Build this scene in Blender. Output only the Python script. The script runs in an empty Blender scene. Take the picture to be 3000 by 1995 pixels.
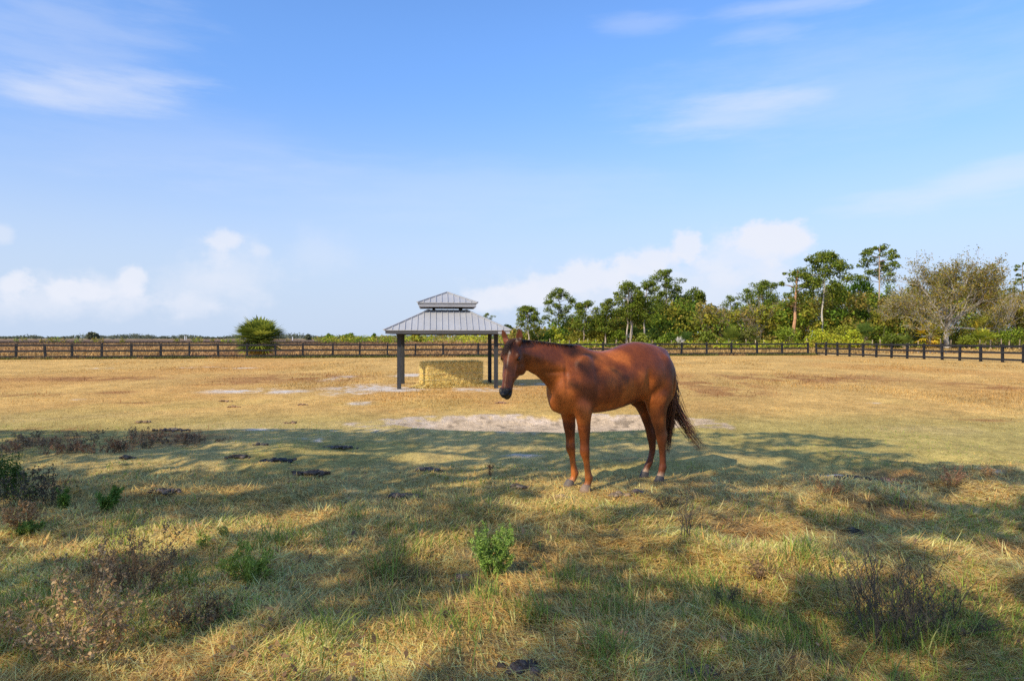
import bpy, math, random
import numpy as np
from mathutils import Vector, Matrix

scene = bpy.context.scene
COL = scene.collection
R = math.radians
FPX, HORIZON, CAMH = 2000.0, 988.0, 1.75      # focal length and horizon in photo pixels, eye height in metres

SUN_EL, SUN_AZ = 38.0, 42.0                    # the light travels towards +X +Y, SUN_AZ away from +Y

def at(px, py):
    """ground point seen at a photo pixel"""
    d = CAMH * FPX / (py - HORIZON)
    return ((px - 1500.0) / FPX * d, d)

# ------------------------------------------------------------------ noise
def _hash(ix, iy, seed):
    h = (ix.astype(np.int64) * 374761393 + iy.astype(np.int64) * 668265263 + seed * 1442695041) & 0xffffffff
    h = ((h ^ (h >> 13)) * 1274126177) & 0xffffffff
    h = h ^ (h >> 16)
    return (h & 0xffffff) / float(0xffffff)

def vnoise(x, y, seed=0):
    ix = np.floor(x); iy = np.floor(y)
    fx = x - ix; fy = y - iy
    fx = fx * fx * (3 - 2 * fx); fy = fy * fy * (3 - 2 * fy)
    a = _hash(ix, iy, seed); b = _hash(ix + 1, iy, seed)
    c = _hash(ix, iy + 1, seed); d = _hash(ix + 1, iy + 1, seed)
    return (a * (1 - fx) + b * fx) * (1 - fy) + (c * (1 - fx) + d * fx) * fy

def fbm(x, y, scale, seed=0, octaves=4, gain=0.5):
    x = np.asarray(x, float) / scale; y = np.asarray(y, float) / scale
    s = 0; a = 1; t = 0
    for k in range(octaves):
        s = s + a * vnoise(x + 17.3 * k, y - 9.1 * k, seed + k * 101)
        t += a; a *= gain; x = x * 2.03; y = y * 2.03
    return s / t

def sstep(a, b, x):
    t = np.clip((x - a) / (b - a), 0, 1)
    return t * t * (3 - 2 * t)

# ------------------------------------------------------------------ mesh building
def make_mesh(name, V, faces, col=None, smooth=False):
    """V (n,3); faces: list of int arrays (m,k); col (n,3) point colours"""
    me = bpy.data.meshes.new(name)
    V = np.asarray(V, np.float32)
    fl = [np.asarray(f, np.int32) for f in faces if len(f)]
    me.vertices.add(len(V)); me.vertices.foreach_set('co', V.ravel())
    loops = np.concatenate([f.ravel() for f in fl])
    tot = np.concatenate([np.full(len(f), f.shape[1], np.int32) for f in fl])
    start = np.concatenate([[0], np.cumsum(tot)[:-1]]).astype(np.int32)
    me.loops.add(len(loops)); me.loops.foreach_set('vertex_index', loops)
    me.polygons.add(len(tot)); me.polygons.foreach_set('loop_start', start)
    me.polygons.foreach_set('loop_total', tot)
    me.polygons.foreach_set('use_smooth', np.full(len(tot), smooth, bool))
    me.update(calc_edges=True)
    if col is not None:
        c = np.ones((len(V), 4), np.float32); c[:, :3] = col
        at_ = me.color_attributes.new('Col', 'FLOAT_COLOR', 'POINT')
        at_.data.foreach_set('color', c.ravel())
    return me

class MB:
    """collects shapes into one mesh"""
    def __init__(s): s.v = []; s.f = {}; s.c = []; s.n = 0
    def add(s, V, F, col=(1, 1, 1)):
        V = np.asarray(V, float)
        for f in F:
            f = np.asarray(f, int)
            if len(f): s.f.setdefault(f.shape[1], []).append(f + s.n)
        s.v.append(V); s.n += len(V)
        c = np.asarray(col, float)
        s.c.append(np.tile(c, (len(V), 1)) if c.ndim == 1 else c)
    def box(s, c, size, rz=0, col=(1, 1, 1), M=None):
        x, y, z = [k / 2 for k in size]
        V = np.array([(a * x, b * y, d * z) for a in (-1, 1) for b in (-1, 1) for d in (-1, 1)])
        if M is not None: V = V @ np.array(M).T
        cz, sz = math.cos(rz), math.sin(rz)
        V = np.c_[V[:, 0] * cz - V[:, 1] * sz, V[:, 0] * sz + V[:, 1] * cz, V[:, 2]] + np.array(c)
        s.add(V, [[(0, 1, 3, 2), (4, 6, 7, 5), (0, 4, 5, 1), (2, 3, 7, 6), (0, 2, 6, 4), (1, 5, 7, 3)]], col)
    def prism(s, p0, p1, w, h, col=(1, 1, 1)):
        """a board from p0 to p1, w across (horizontal), h tall"""
        p0 = np.array(p0, float); p1 = np.array(p1, float)
        d = p1 - p0; d /= np.linalg.norm(d)
        side = np.cross(d, (0, 0, 1)); side /= np.linalg.norm(side)
        up = np.cross(side, d)
        V = []
        for p in (p0, p1):
            for a, b in ((-1, -1), (1, -1), (1, 1), (-1, 1)):
                V.append(p + side * a * w / 2 + up * b * h / 2)
        s.add(V, [[(0, 1, 2, 3), (7, 6, 5, 4), (0, 4, 5, 1), (1, 5, 6, 2), (2, 6, 7, 3), (3, 7, 4, 0)]], col)
    def tube(s, P, rad, n=6, col=(1, 1, 1), cap=True, flat=1.0):
        P = np.asarray(P, float); m = len(P)
        rad = np.broadcast_to(np.asarray(rad, float), (m,))
        T = np.gradient(P, axis=0); T /= (np.linalg.norm(T, axis=1)[:, None] + 1e-9)
        ref = np.array((0, 0, 1.0)) if abs(T[0, 2]) < .9 else np.array((1.0, 0, 0))
        A = np.cross(T, ref); A /= (np.linalg.norm(A, axis=1)[:, None] + 1e-9)
        B = np.cross(A, T)
        t = np.arange(n) * 2 * math.pi / n
        ring = (np.cos(t)[None, :, None] * A[:, None, :] + flat * np.sin(t)[None, :, None] * B[:, None, :]) * rad[:, None, None] + P[:, None, :]
        V = ring.reshape(-1, 3)
        i, j = np.meshgrid(np.arange(m - 1), np.arange(n), indexing='ij'); i = i.ravel(); j = j.ravel(); k = (j + 1) % n
        Q = np.c_[i * n + j, i * n + k, (i + 1) * n + k, (i + 1) * n + j]
        F = [Q]
        if cap and n > 2: F.append(np.array([list(range(n))[::-1]])); F.append(np.array([[(m - 1) * n + q for q in range(n)]]))
        c = np.asarray(col, float)
        if c.ndim == 2: c = np.repeat(c, n, axis=0)
        s.add(V, F, c)
    def mesh(s, name, smooth=False):
        return make_mesh(name, np.concatenate(s.v), [np.concatenate(f) for f in s.f.values()], np.concatenate(s.c), smooth)
    def build(s, name, mat, parent=None, smooth=False):
        return obj(name, s.mesh(name, smooth), mat, parent)

def obj(name, me, mat, parent=None):
    if mat is not None and not me.materials: me.materials.append(mat)
    o = bpy.data.objects.new(name, me); COL.objects.link(o)
    if parent is not None: o.parent = parent
    return o

def tag(o, label=None, cat=None, group=None, kind=None):
    if label: o['label'] = label
    if cat: o['category'] = cat
    if group: o['group'] = group
    if kind: o['kind'] = kind
    return o

def thing(name, label, cat, loc=(0, 0, 0), rz=0, group=None):
    o = bpy.data.objects.new(name, None); COL.objects.link(o)
    o.empty_display_size = 0.2
    o.location = loc; o.rotation_euler = (0, 0, rz)
    return tag(o, label, cat, group)

# ------------------------------------------------------------------ materials
def new_mat(name):
    m = bpy.data.materials.new(name); m.use_nodes = True
    nt = m.node_tree; nt.nodes.clear()
    return m, nt, nt.nodes, nt.links

def N(nt, typ, **kw):
    n = nt.nodes.new(typ)
    for k, v in kw.items():
        if k in n.inputs: n.inputs[k].default_value = v
        else: setattr(n, k, v)
    return n

def surf_mat(name, color=(.5, .5, .5), rough=.7, spec=.3, metal=0.0, use_col=False, noise=None, bump=None, coat=0.0, stretch=(1, 1, 1)):
    """principled; colour (times the Col attribute), varied by noise [(scale, amount)], bump (scale, strength, distance)"""
    m, nt, nd, lk = new_mat(name)
    out = N(nt, 'ShaderNodeOutputMaterial'); p = N(nt, 'ShaderNodeBsdfPrincipled')
    p.inputs['Roughness'].default_value = rough; p.inputs['Metallic'].default_value = metal
    p.inputs['Specular IOR Level'].default_value = spec
    p.inputs['Coat Weight'].default_value = coat
    lk.new(p.outputs[0], out.inputs[0])
    tc = N(nt, 'ShaderNodeTexCoord'); mp = N(nt, 'ShaderNodeMapping'); mp.inputs['Scale'].default_value = stretch
    lk.new(tc.outputs['Object'], mp.inputs[0])
    rgb = N(nt, 'ShaderNodeRGB'); rgb.outputs[0].default_value = (*color, 1)
    cur = rgb.outputs[0]
    if use_col:
        a = N(nt, 'ShaderNodeAttribute'); a.attribute_name = 'Col'
        mx = N(nt, 'ShaderNodeMix', data_type='RGBA', blend_type='MULTIPLY'); mx.inputs['Factor'].default_value = 1
        lk.new(cur, mx.inputs[6]); lk.new(a.outputs['Color'], mx.inputs[7]); cur = mx.outputs[2]
    for sc, am in (noise or []):
        n = N(nt, 'ShaderNodeTexNoise'); n.inputs['Scale'].default_value = sc; n.inputs['Detail'].default_value = 5
        n.inputs['Roughness'].default_value = .6
        lk.new(mp.outputs[0], n.inputs['Vector'])
        r = N(nt, 'ShaderNodeMapRange'); r.inputs['From Min'].default_value = .3; r.inputs['From Max'].default_value = .7
        r.inputs['To Min'].default_value = 1 - am; r.inputs['To Max'].default_value = 1 + am
        lk.new(n.outputs['Fac'], r.inputs['Value'])
        mx = N(nt, 'ShaderNodeMix', data_type='RGBA', blend_type='MULTIPLY'); mx.inputs['Factor'].default_value = 1
        lk.new(cur, mx.inputs[6]); lk.new(r.outputs[0], mx.inputs[7]); cur = mx.outputs[2]
    lk.new(cur, p.inputs['Base Color'])
    if bump:
        n = N(nt, 'ShaderNodeTexNoise'); n.inputs['Scale'].default_value = bump[0]; n.inputs['Detail'].default_value = 6
        lk.new(mp.outputs[0], n.inputs['Vector'])
        b = N(nt, 'ShaderNodeBump'); b.inputs['Strength'].default_value = bump[1]; b.inputs['Distance'].default_value = bump[2]
        lk.new(n.outputs['Fac'], b.inputs['Height']); lk.new(b.outputs[0], p.inputs['Normal'])
    return m

def leaf_mat(name, trans=.35, rough=.6, tint=(1, 1, 1), spec=.25):
    """thin leaf: colour from Col, part of the light goes through"""
    m, nt, nd, lk = new_mat(name)
    out = N(nt, 'ShaderNodeOutputMaterial')
    a = N(nt, 'ShaderNodeAttribute'); a.attribute_name = 'Col'
    mx = N(nt, 'ShaderNodeMix', data_type='RGBA', blend_type='MULTIPLY'); mx.inputs['Factor'].default_value = 1
    mx.inputs[7].default_value = (*tint, 1)
    lk.new(a.outputs['Color'], mx.inputs[6])
    p = N(nt, 'ShaderNodeBsdfPrincipled'); p.inputs['Roughness'].default_value = rough
    p.inputs['Specular IOR Level'].default_value = spec
    t = N(nt, 'ShaderNodeBsdfTranslucent')
    ms = N(nt, 'ShaderNodeMixShader'); ms.inputs[0].default_value = trans
    lk.new(mx.outputs[2], p.inputs['Base Color']); lk.new(mx.outputs[2], t.inputs['Color'])
    lk.new(p.outputs[0], ms.inputs[1]); lk.new(t.outputs[0], ms.inputs[2]); lk.new(ms.outputs[0], out.inputs[0])
    return m
# =================================================================== the horse
def build_horse():
    F = []          # closed shapes that overlap and are fused into one body
    mb = MB()
    def loft(rings):
        m = len(rings); n = len(rings[0])
        V = np.concatenate(rings)
        i, j = np.meshgrid(np.arange(m - 1), np.arange(n), indexing='ij'); i = i.ravel(); j = j.ravel(); k = (j + 1) % n
        Q = np.c_[i * n + j, i * n + k, (i + 1) * n + k, (i + 1) * n + j]
        c0 = rings[0].mean(0); c1 = rings[-1].mean(0)
        V = np.concatenate([V, [c0, c1]]); a = m * n
        t0 = np.c_[np.full(n, a), (np.arange(n) + 1) % n, np.arange(n)]
        t1 = np.c_[np.full(n, a + 1), (m - 1) * n + np.arange(n), (m - 1) * n + (np.arange(n) + 1) % n]
        mb.add(V, [Q, t0, t1])
    def interp(st, n):
        """smooth (Catmull-Rom) resampling of station rows"""
        st = np.asarray(st, float); m = len(st)
        t = np.linspace(0, m - 1, n); i = np.clip(t.astype(int), 0, m - 2); f = (t - i)[:, None]
        p0 = st[np.maximum(i - 1, 0)]; p1 = st[i]; p2 = st[i + 1]; p3 = st[np.minimum(i + 2, m - 1)]
        return .5 * ((2 * p1) + (-p0 + p2) * f + (2 * p0 - 5 * p1 + 4 * p2 - p3) * f * f + (-p0 + 3 * p1 - 3 * p2 + p3) * f ** 3)
    tt = np.linspace(0, 2 * math.pi, 40, endpoint=False)
    def sup(n):
        c, s = np.cos(tt), np.sin(tt)
        return np.sign(c) * np.abs(c) ** (2 / n), np.sign(s) * np.abs(s) ** (2 / n)
    # trunk: x, ztop, zbot, half width, narrowing at the top
    T = [(-.79, 1.545, 1.12, .075, .2), (-.76, 1.598, 1.03, .15, .2), (-.70, 1.628, .96, .21, .22), (-.6, 1.652, .94, .255, .22), (-.45, 1.684, .965, .285, .22),
         (-.3, 1.697, .975, .30, .25), (-.18, 1.683, .945, .30, .25), (-.05, 1.647, .912, .305, .22), (.1, 1.600, .882, .315, .2), (.26, 1.588, .865, .312, .25),
         (.40, 1.615, .862, .292, .4), (.53, 1.672, .862, .265, .6), (.64, 1.655, .855, .24, .55), (.75, 1.58, .86, .21, .4), (.85, 1.46, .91, .17, .3), (.91, 1.33, 1.02, .10, .3)]
    rings = []
    cx, cz = sup(2.25)
    for x, zt, zb, hw, k in interp(T, 60):
        zm = zb + (zt - zb) * .47
        z = np.where(cz > 0, zm + cz * (zt - zm), zm + cz * (zm - zb))
        y = cx * hw * (1 - k * np.clip(cz, 0, 1) ** 1.5)
        rings.append(np.c_[np.full(40, x), y, z])
    loft(rings)
    # neck: top x,z  bottom x,z  half width, sideways offset
    K = [(.42, 1.60, .74, .98, .19, 0), (.58, 1.650, .865, 1.06, .175, 0), (.75, 1.672, .955, 1.185, .146, .004), (.92, 1.690, 1.045, 1.265, .124, .02),
         (1.08, 1.707, 1.13, 1.325, .110, .04), (1.24, 1.720, 1.225, 1.37, .098, .065), (1.37, 1.722, 1.315, 1.43, .088, .085), (1.45, 1.70, 1.40, 1.50, .07, .10)]
    rings = []
    cx, cz = sup(2.0)
    for tx, tz, bx, bz, hw, oy in interp(K, 36):
        f = (cz + 1) / 2
        x = bx + (tx - bx) * f; z = bz + (tz - bz) * f
        y = oy + cx * hw * np.where(cz > 0, 1 - .62 * np.clip(cz, 0, 1) ** 1.3, 1 - .18 * np.clip(-cz, 0, 1))
        rings.append(np.c_[x, y, z])
    loft(rings)
    # head frame
    yaw, pit = R(37), R(70)
    h = np.array((math.cos(yaw), math.sin(yaw), 0)); up = np.array((0, 0, 1.0))
    ax = h * math.cos(pit) - up * math.sin(pit); dn = h * math.sin(pit) + up * math.cos(pit); lt = np.array((-math.sin(yaw), math.cos(yaw), 0))
    P0 = np.array((1.480, .115, 1.722))
    def H(t, d, l): return P0 + ax * t * .965 + dn * d * 1.06 + lt * l * 1.13
    # t, dorsal offset, depth, half width above, half width below
    Hd = [(-.045, -.075, .10, .04, .04), (-.02, -.03, .17, .066, .066), (.03, -.004, .225, .080, .078), (.09, .010, .275, .095, .086), (.15, .016, .312, .103, .090), (.205, .014, .330, .100, .090), (.26, .008, .318, .086, .084),
          (.32, .002, .282, .073, .074), (.38, -.002, .228, .062, .062), (.44, -.005, .180, .0545, .051), (.50, -.008, .156, .052, .047), (.555, -.010, .146, .056, .050), (.60, -.016, .135, .056, .050), (.632, -.030, .108, .046, .044), (.648, -.055, .06, .025, .03)]
    rings = []
    cx, cz = sup(2.3)
    for t, d, dep, wu, wl in interp(Hd, 48):
        w = np.where(cz > 0, wu, wu + (wl - wu) * np.clip(-cz * 1.5, 0, 1))
        top = 1 - .22 * np.clip(cz, 0, 1) ** 2
        bot = 1 - .30 * np.clip(-cz, 0, 1) ** 2
        rings.append(np.array([H(t, d - dep / 2 + a * dep / 2, b * w_ * k_ * m_) for a, b, w_, k_, m_ in zip(cz, cx, w, top, bot)]))
    loft(rings)
    def ell(c, r, M=None, n=14):
        u = np.linspace(0, math.pi, n)[1:-1]
        rg = []
        v = np.linspace(0, 2 * math.pi, 20, endpoint=False)
        for a in u:
            rg.append(np.c_[np.sin(a) * np.cos(v) * r[0], np.sin(a) * np.sin(v) * r[1], np.full(20, math.cos(a)) * r[2]])
        rg = [(g @ M.T if M is not None else g) + np.array(c) for g in rg]
        loft(rg)
    HM = np.stack([ax, lt, dn], 1)     # columns: along head, left, dorsal
    for s in (-1, 1):
        ell(H(.215, -.195, s * .062), (.125, .042, .130), HM)            # jowl
        ell(H(.168, -.038, s * .083), (.045, .018, .022), HM)            # brow over the eye
        ell(H(.195, -.085, s * .084), (.05, .015, .02), HM)            # below the eye
        ell(H(.30, -.075, s * .058), (.13, .020, .014), HM)             # facial crest
        ell(H(.585, -.050, s * .043), (.043, .023, .040), HM)           # nostril wing
    ell(H(.612, -.110, 0), (.045, .044, .036), HM)                      # lower lip and chin
    ell(H(.625, -.045, 0), (.034, .042, .046), HM)                      # upper lip
    for s in (-1, 1):
        # ears: cupped leaf shapes
        b = H(.010, -.050, s * .066)
        d = up * .96 + lt * s * (.34 if s < 0 else .10) + h * .04; d /= np.linalg.norm(d)
        f = h * .9 + lt * s * .25; f -= d * f.dot(d); f /= np.linalg.norm(f); q = np.cross(d, f)
        rg = []
        for t, w, th in ((-.03, .026, .026), (.01, .034, .030), (.045, .041, .026), (.08, .040, .021), (.112, .030, .017), (.138, .015, .012), (.150, .005, .005)):
            a = np.linspace(0, 2 * math.pi, 20, endpoint=False)
            fx = np.sin(a) * th
            cup = np.where(np.sin(a) > 0, -th * 1.25 * np.sin(a) ** 2 * min(1, max(0, (t - .005) / .04)), 0)
            rg.append(b + d * t + np.outer(np.cos(a) * w, q) + np.outer(fx + cup, f))
        loft(rg)
    # legs: x, y, z, fore-aft radius, sideways radius
    def leg(st, n=46):
        rg = []
        for x, y, z, a, b_ in interp(st, n):
            if x < 0 and y < 0:      # the far hind leg stands a little further back at the hock
                x = x - .085 * sstep(.06, .36, z) * (1 - sstep(.75, 1.1, z))
            rg.append(np.c_[x + np.cos(tt) * a, y + np.sin(tt) * b_, np.full(40, z)])
        loft(rg)
    for s, dx, hx in ((1, -.012, 0), (-1, -.022, .02)):
        leg([(.60 + dx, s * .13, 1.14, .14, .08), (.60 + dx, s * .155, 1.0, .135, .085), (.59 + dx, s * .165, .90, .115, .085), (.582 + dx, s * .165, .80, .092, .070), (.573 + dx, s * .162, .70, .078, .058), (.565 + dx, s * .16, .60, .062, .048),
             (.562 + dx, s * .158, .52, .056, .046), (.562 + dx, s * .156, .46, .060, .052), (.556 + dx, s * .155, .41, .054, .046), (.540 + dx, s * .155, .35, .041, .034), (.528 + dx, s * .155, .27, .038, .031), (.512 + dx, s * .155, .19, .042, .035), (.502 + dx, s * .155, .148, .051, .041), (.508 + dx, s * .155, .11, .043, .037), (.525 + dx + hx * .4, s * .155, .07, .044, .040), (.54 + dx + hx * .7, s * .155, .045, .05, .045)])
        leg([(-.53, s * .13, 1.22, .22, .10), (-.525, s * .15, 1.08, .205, .112), (-.505, s * .155, .97, .172, .102), (-.508, s * .155, .86, .138, .084), (-.525, s * .152, .76, .112, .066), (-.548, s * .15, .67, .090, .050), (-.568, s * .147, .60, .084, .045), (-.583, s * .145, .545, .082, .048), (-.585, s * .145, .48, .068, .046), (-.59, s * .145, .42, .054, .039), (-.597, s * .145, .33, .045, .034), (-.602, s * .145, .22, .043, .035), (-.60, s * .145, .165, .052, .043), (-.588, s * .145, .12, .047, .040), (-.568, s * .145, .075, .048, .043), (-.555, s * .145, .045, .053, .048)])
        ell((-.650 - (.085 if s < 0 else 0), s * .145, .565), (.022, .022, .05))                  # point of hock
        ell((.72, s * .125, 1.17), (.15, .085, .24))                     # point of shoulder
        ell((.55, s * .16, 1.22), (.18, .085, .34))                      # shoulder blade
        ell((.80, s * .07, 1.05), (.095, .08, .15))                    # breast
        ell((.49, s * .175, 1.02), (.11, .062, .13))                     # elbow
        ell((.84, 0, 1.02), (.08, .09, .13))                              # between the breast muscles
        ell((-.58, s * .150, 1.22), (.22, .115, .34))                    # thigh
        ell((-.68, s * .115, 1.24), (.110, .10, .28))                    # buttock
        ell((-.41, s * .165, 1.05), (.095, .075, .17))                   # stifle
    raw = mb.mesh('raw', False)
    tmp = bpy.data.objects.new('tmp', raw); COL.objects.link(tmp)
    rm = tmp.modifiers.new('r', 'REMESH'); rm.mode = 'VOXEL'; rm.voxel_size = .0085
    dg = bpy.context.evaluated_depsgraph_get(); ev = tmp.evaluated_get(dg)
    me = bpy.data.meshes.new_from_object(ev)
    bpy.data.objects.remove(tmp)
    n = len(me.vertices); V = np.empty(n * 3, np.float32); me.vertices.foreach_get('co', V); V = V.reshape(-1, 3).astype(float)
    E = np.empty(len(me.edges) * 2, np.int32); me.edges.foreach_get('vertices', E); E = E.reshape(-1, 2)
    deg = np.bincount(E.ravel(), minlength=n)[:, None]
    def blur(A):
        S = np.zeros_like(A)
        for c in range(A.shape[1]):
            S[:, c] = np.bincount(E[:, 0], A[E[:, 1], c], n) + np.bincount(E[:, 1], A[E[:, 0], c], n)
        return S / deg
    # how far each spot may be smoothed: much on the trunk, little on head and legs
    hd = V - P0; isup = (V[:, 2] > .72) & (V[:, 0] < 1.15)
    w = np.where(isup, 1.0, .28)[:, None]
    head = (V[:, 0] > 1.33)
    ear = head & (V[:, 2] > 1.735); w[ear] = .08
    for _ in range(26):
        wb = w
        V = V + (blur(V) - V) * .62 * wb
        V = V + (blur(V) - V) * -.30 * wb
    for _ in range(34): V = V + (blur(V) - V) * .5 * np.where(isup, 1., .0)[:, None]
    # dents: nostrils, eye sockets, jaw groove, muscle lines
    def dent(c, r, depth, dirn):
        d = np.linalg.norm((V - c) / np.asarray(r), axis=1) if np.ndim(r) else np.linalg.norm(V - c, axis=1) / r
        k = np.exp(-d ** 2 * 1.6)[:, None]
        return k * depth * np.asarray(dirn)
    for s in (-1, 1):
        V = V + dent(H(.598, -.042, s * .066), .024, .034, -lt * s - dn * .25)
        V = V + dent(H(.20, -.052, s * .102), .022, .008, -lt * s)
        V = V + dent(H(.09, -.04, s * .095), .03, .007, -lt * s)
        V = V + dent(H(.36, -.11, s * .066), .04, .008, -lt * s)
        V = V + dent((.44, s * .27, 1.25), (.05, .12, .25), .020, (0, -s, 0))
        V = V + dent((.94, s * .13, 1.36), (.16, .1, .035), .012, (0, -s, 0))
        V = V + dent((-.28, s * .27, 1.25), (.07, .12, .17), .028, (0, -s, 0))
        V = V + dent((-.70, s * .25, 1.12), (.03, .1, .22), .018, (0, -s, 0))
        V = V + dent((.80, s * .16, 1.28), (.03, .1, .18), .018, (0, -s, 0))
        for k in range(5):
            V = V + dent((.30 - k * .085, s * .31, 1.13 + k * .012), (.018, .1, .16),   .0032, (0, -s, 0))
    # mouth line
    tl = (V - P0) @ ax / .965; dl = (V - P0) @ dn / 1.06; ll = (V - P0) @ lt / 1.13
    mouth = np.exp(-((dl + .092 + (tl - .6) * .15) / .007) ** 2) * sstep(.49, .53, tl)
    ctr = H(.6, -.09, 0)
    V = V - mouth[:, None] * .010 * (V - ctr) / (np.linalg.norm(V - ctr, axis=1)[:, None] + 1e-6)
    # coat colour, with some shade and highlight patches painted in
    chest = np.array((.265, .067, .0135)); C = np.tile(chest, (n, 1))
    def mixc(c, k):
        nonlocal C
        C = C * (1 - k[:, None]) + np.array(c) * k[:, None]
    nz = fbm(V[:, 0] + V[:, 1] * .7, V[:, 2], .22, 3, 4); nz2 = fbm(V[:, 0] * 1.0, V[:, 2] + V[:, 1], .06, 8, 3)
    mixc((.13, .034, .011), sstep(.40, .66, nz) * .8)
    mixc((.46, .130, .026), sstep(.50, .72, 1 - nz) * .65)
    mixc((.045, .018, .012), np.exp(-(((V[:, 0] - .56) / .17) ** 2 + ((V[:, 2] - 1.10) / .15) ** 2)) * .6)  # shade on the shoulder, painted into the coat
    mixc((.045, .018, .012), np.exp(-(((V[:, 0] + .66) / .15) ** 2 + ((V[:, 2] - 1.32) / .17) ** 2)) * .6)  # shaded hip, also painted in
    mixc((.055, .018, .009), np.exp(-(((V[:, 0] - 1.02) / .16) ** 2 + ((V[:, 2] - 1.37) / .085) ** 2)) * .55)  # painted shade along the underside of the neck
    mixc((.38, .11, .02), np.exp(-(((V[:, 0] - .42) / .2) ** 2 + ((V[:, 2] - 1.52) / .1) ** 2)) * .6)  # painted highlight on the back behind the withers
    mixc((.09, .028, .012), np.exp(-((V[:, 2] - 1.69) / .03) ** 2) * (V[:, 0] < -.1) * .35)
    front = (V[:, 0] > 0) & (V[:, 2] < .8); hind = (V[:, 0] < 0) & (V[:, 2] < .8)
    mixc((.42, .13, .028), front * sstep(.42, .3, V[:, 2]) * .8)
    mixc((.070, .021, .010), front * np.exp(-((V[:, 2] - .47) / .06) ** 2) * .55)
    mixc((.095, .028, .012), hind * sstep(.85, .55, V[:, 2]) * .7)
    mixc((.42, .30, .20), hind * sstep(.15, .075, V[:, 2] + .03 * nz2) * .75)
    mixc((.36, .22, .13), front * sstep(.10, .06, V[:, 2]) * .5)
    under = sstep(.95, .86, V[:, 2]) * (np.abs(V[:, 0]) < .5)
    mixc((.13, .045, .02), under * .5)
    # head: dark muzzle, paler nose bridge, pale star and thin stripe
    hm = sstep(1.28, 1.36, V[:, 0])
    mixc((.12, .036, .015), hm * sstep(-.03, -.09, dl) * .6)
    mixc((.21, .062, .020), hm * sstep(-.05, -.0, dl) * .6)
    mixc((.15, .042, .014), hm * .45)
    mixc((.014, .012, .012), hm * sstep(.535, .575, tl + .02 * (nz2 - .5) + .25 * np.clip(-dl - .05, 0, .2)))
    for s in (-1, 1):
        mixc((.003, .002, .002), np.exp(-(np.linalg.norm(V - H(.598, -.042, s * .060), axis=1) / .027) ** 2 * 1.2))
        mixc((.025, .012, .008), np.exp(-(np.linalg.norm((V - H(.20, -.05, s * .1)), axis=1) / .026) ** 2 * 1.2) * .9)
    mixc((.06, .055, .055), hm * sstep(.56, .6, tl) * np.exp(-((np.abs(ll) - .058) / .012) ** 2) * .5)
    mixc((.50, .40, .34), hm * (dl > -.05) * np.exp(-((tl - .155) / .022) ** 2 - ((ll - .012) / .012) ** 2) * .9)
    mixc((.40, .27, .20), hm * (dl > -.05) * np.exp(-((ll - .006 + .02 * (tl - .2)) / .006) ** 2) * sstep(.17, .2, tl) * sstep(.34, .28, tl) * .7)
    mixc((.03, .014, .010), (ear & (nz > 0)) * .55)
    crest = np.exp(-((V[:, 2] - np.interp(V[:, 0], [.5, .75, .92, 1.08, 1.24, 1.37, 1.45], [1.675, 1.685, 1.70, 1.715, 1.725, 1.73, 1.72])) / .022) ** 2) * (V[:, 0] > .5) * (V[:, 0] < 1.44)
    mixc((.030, .014, .009), np.clip(crest * 1.2, 0, 1) * .9)
    C = C * (1 + .22 * (nz2 - .5)[:, None])
    me.vertices.foreach_set('co', V.astype(np.float32).ravel())
    me.polygons.foreach_set('use_smooth', np.ones(len(me.polygons), bool))
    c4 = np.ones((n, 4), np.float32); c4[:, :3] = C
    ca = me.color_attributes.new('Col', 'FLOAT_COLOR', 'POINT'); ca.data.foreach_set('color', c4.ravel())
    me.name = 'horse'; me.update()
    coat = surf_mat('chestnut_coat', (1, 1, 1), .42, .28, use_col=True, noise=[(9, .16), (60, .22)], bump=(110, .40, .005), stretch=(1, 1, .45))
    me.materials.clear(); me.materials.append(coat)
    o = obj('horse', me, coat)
    tag(o, 'chestnut brown horse standing side-on with its head turned towards the camera', 'horse')
    o.location = (1.24, 8.17, 0); o.rotation_euler = (0, 0, R(208))

    # eyes
    eye_m = surf_mat('horse_eye', (.012, .007, .005), .08, .6)
    for s in (-1, 1):
        e = MB(); c = H(.198, -.052, s * .083)
        v = np.linspace(0, 2 * math.pi, 18, endpoint=False); rg = []
        for a in np.linspace(0, math.pi, 12):
            rg.append(np.c_[np.cos(a) * .024 * np.ones(18), np.sin(a) * np.cos(v) * .022, np.sin(a) * np.sin(v) * .018] @ HM.T + c)
        Vv = np.concatenate(rg); Q = [(i * 18 + j, i * 18 + (j + 1) % 18, (i + 1) * 18 + (j + 1) % 18, (i + 1) * 18 + j) for i in range(11) for j in range(18)]
        e.add(Vv, [Q]); e.build('eye', eye_m, o, True)
    # hooves
    hoof_m = surf_mat('hoof_horn', (.10, .085, .075), .6, .3, use_col=True, noise=[(30, .25)], bump=(40, .3, .004), stretch=(1, 1, .3))
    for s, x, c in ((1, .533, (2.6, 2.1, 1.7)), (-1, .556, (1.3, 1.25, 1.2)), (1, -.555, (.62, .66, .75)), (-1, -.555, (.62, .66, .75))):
        y = s * (.155 if x > 0 else .145)
        m = MB(); rg = []
        for z, a, dx in ((-.012, .070, .012), (0, .0705, .011), (.02, .066, .006), (.045, .0575, -.002), (.062, .052, -.007), (.072, .048, -.008), (.076, .03, -.008)):
            rg.append(np.c_[x + dx + np.cos(tt) * a * np.where(np.cos(tt) > 0, 1.0, .92), y + np.sin(tt) * a * .86, z + np.where(np.cos(tt) < 0, -.018 * -np.cos(tt) * (z > .03), 0)])
        V2 = np.concatenate(rg); k = 40
        Q = [(i * k + j, i * k + (j + 1) % k, (i + 1) * k + (j + 1) % k, (i + 1) * k + j) for i in range(len(rg) - 1) for j in range(k)]
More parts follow.
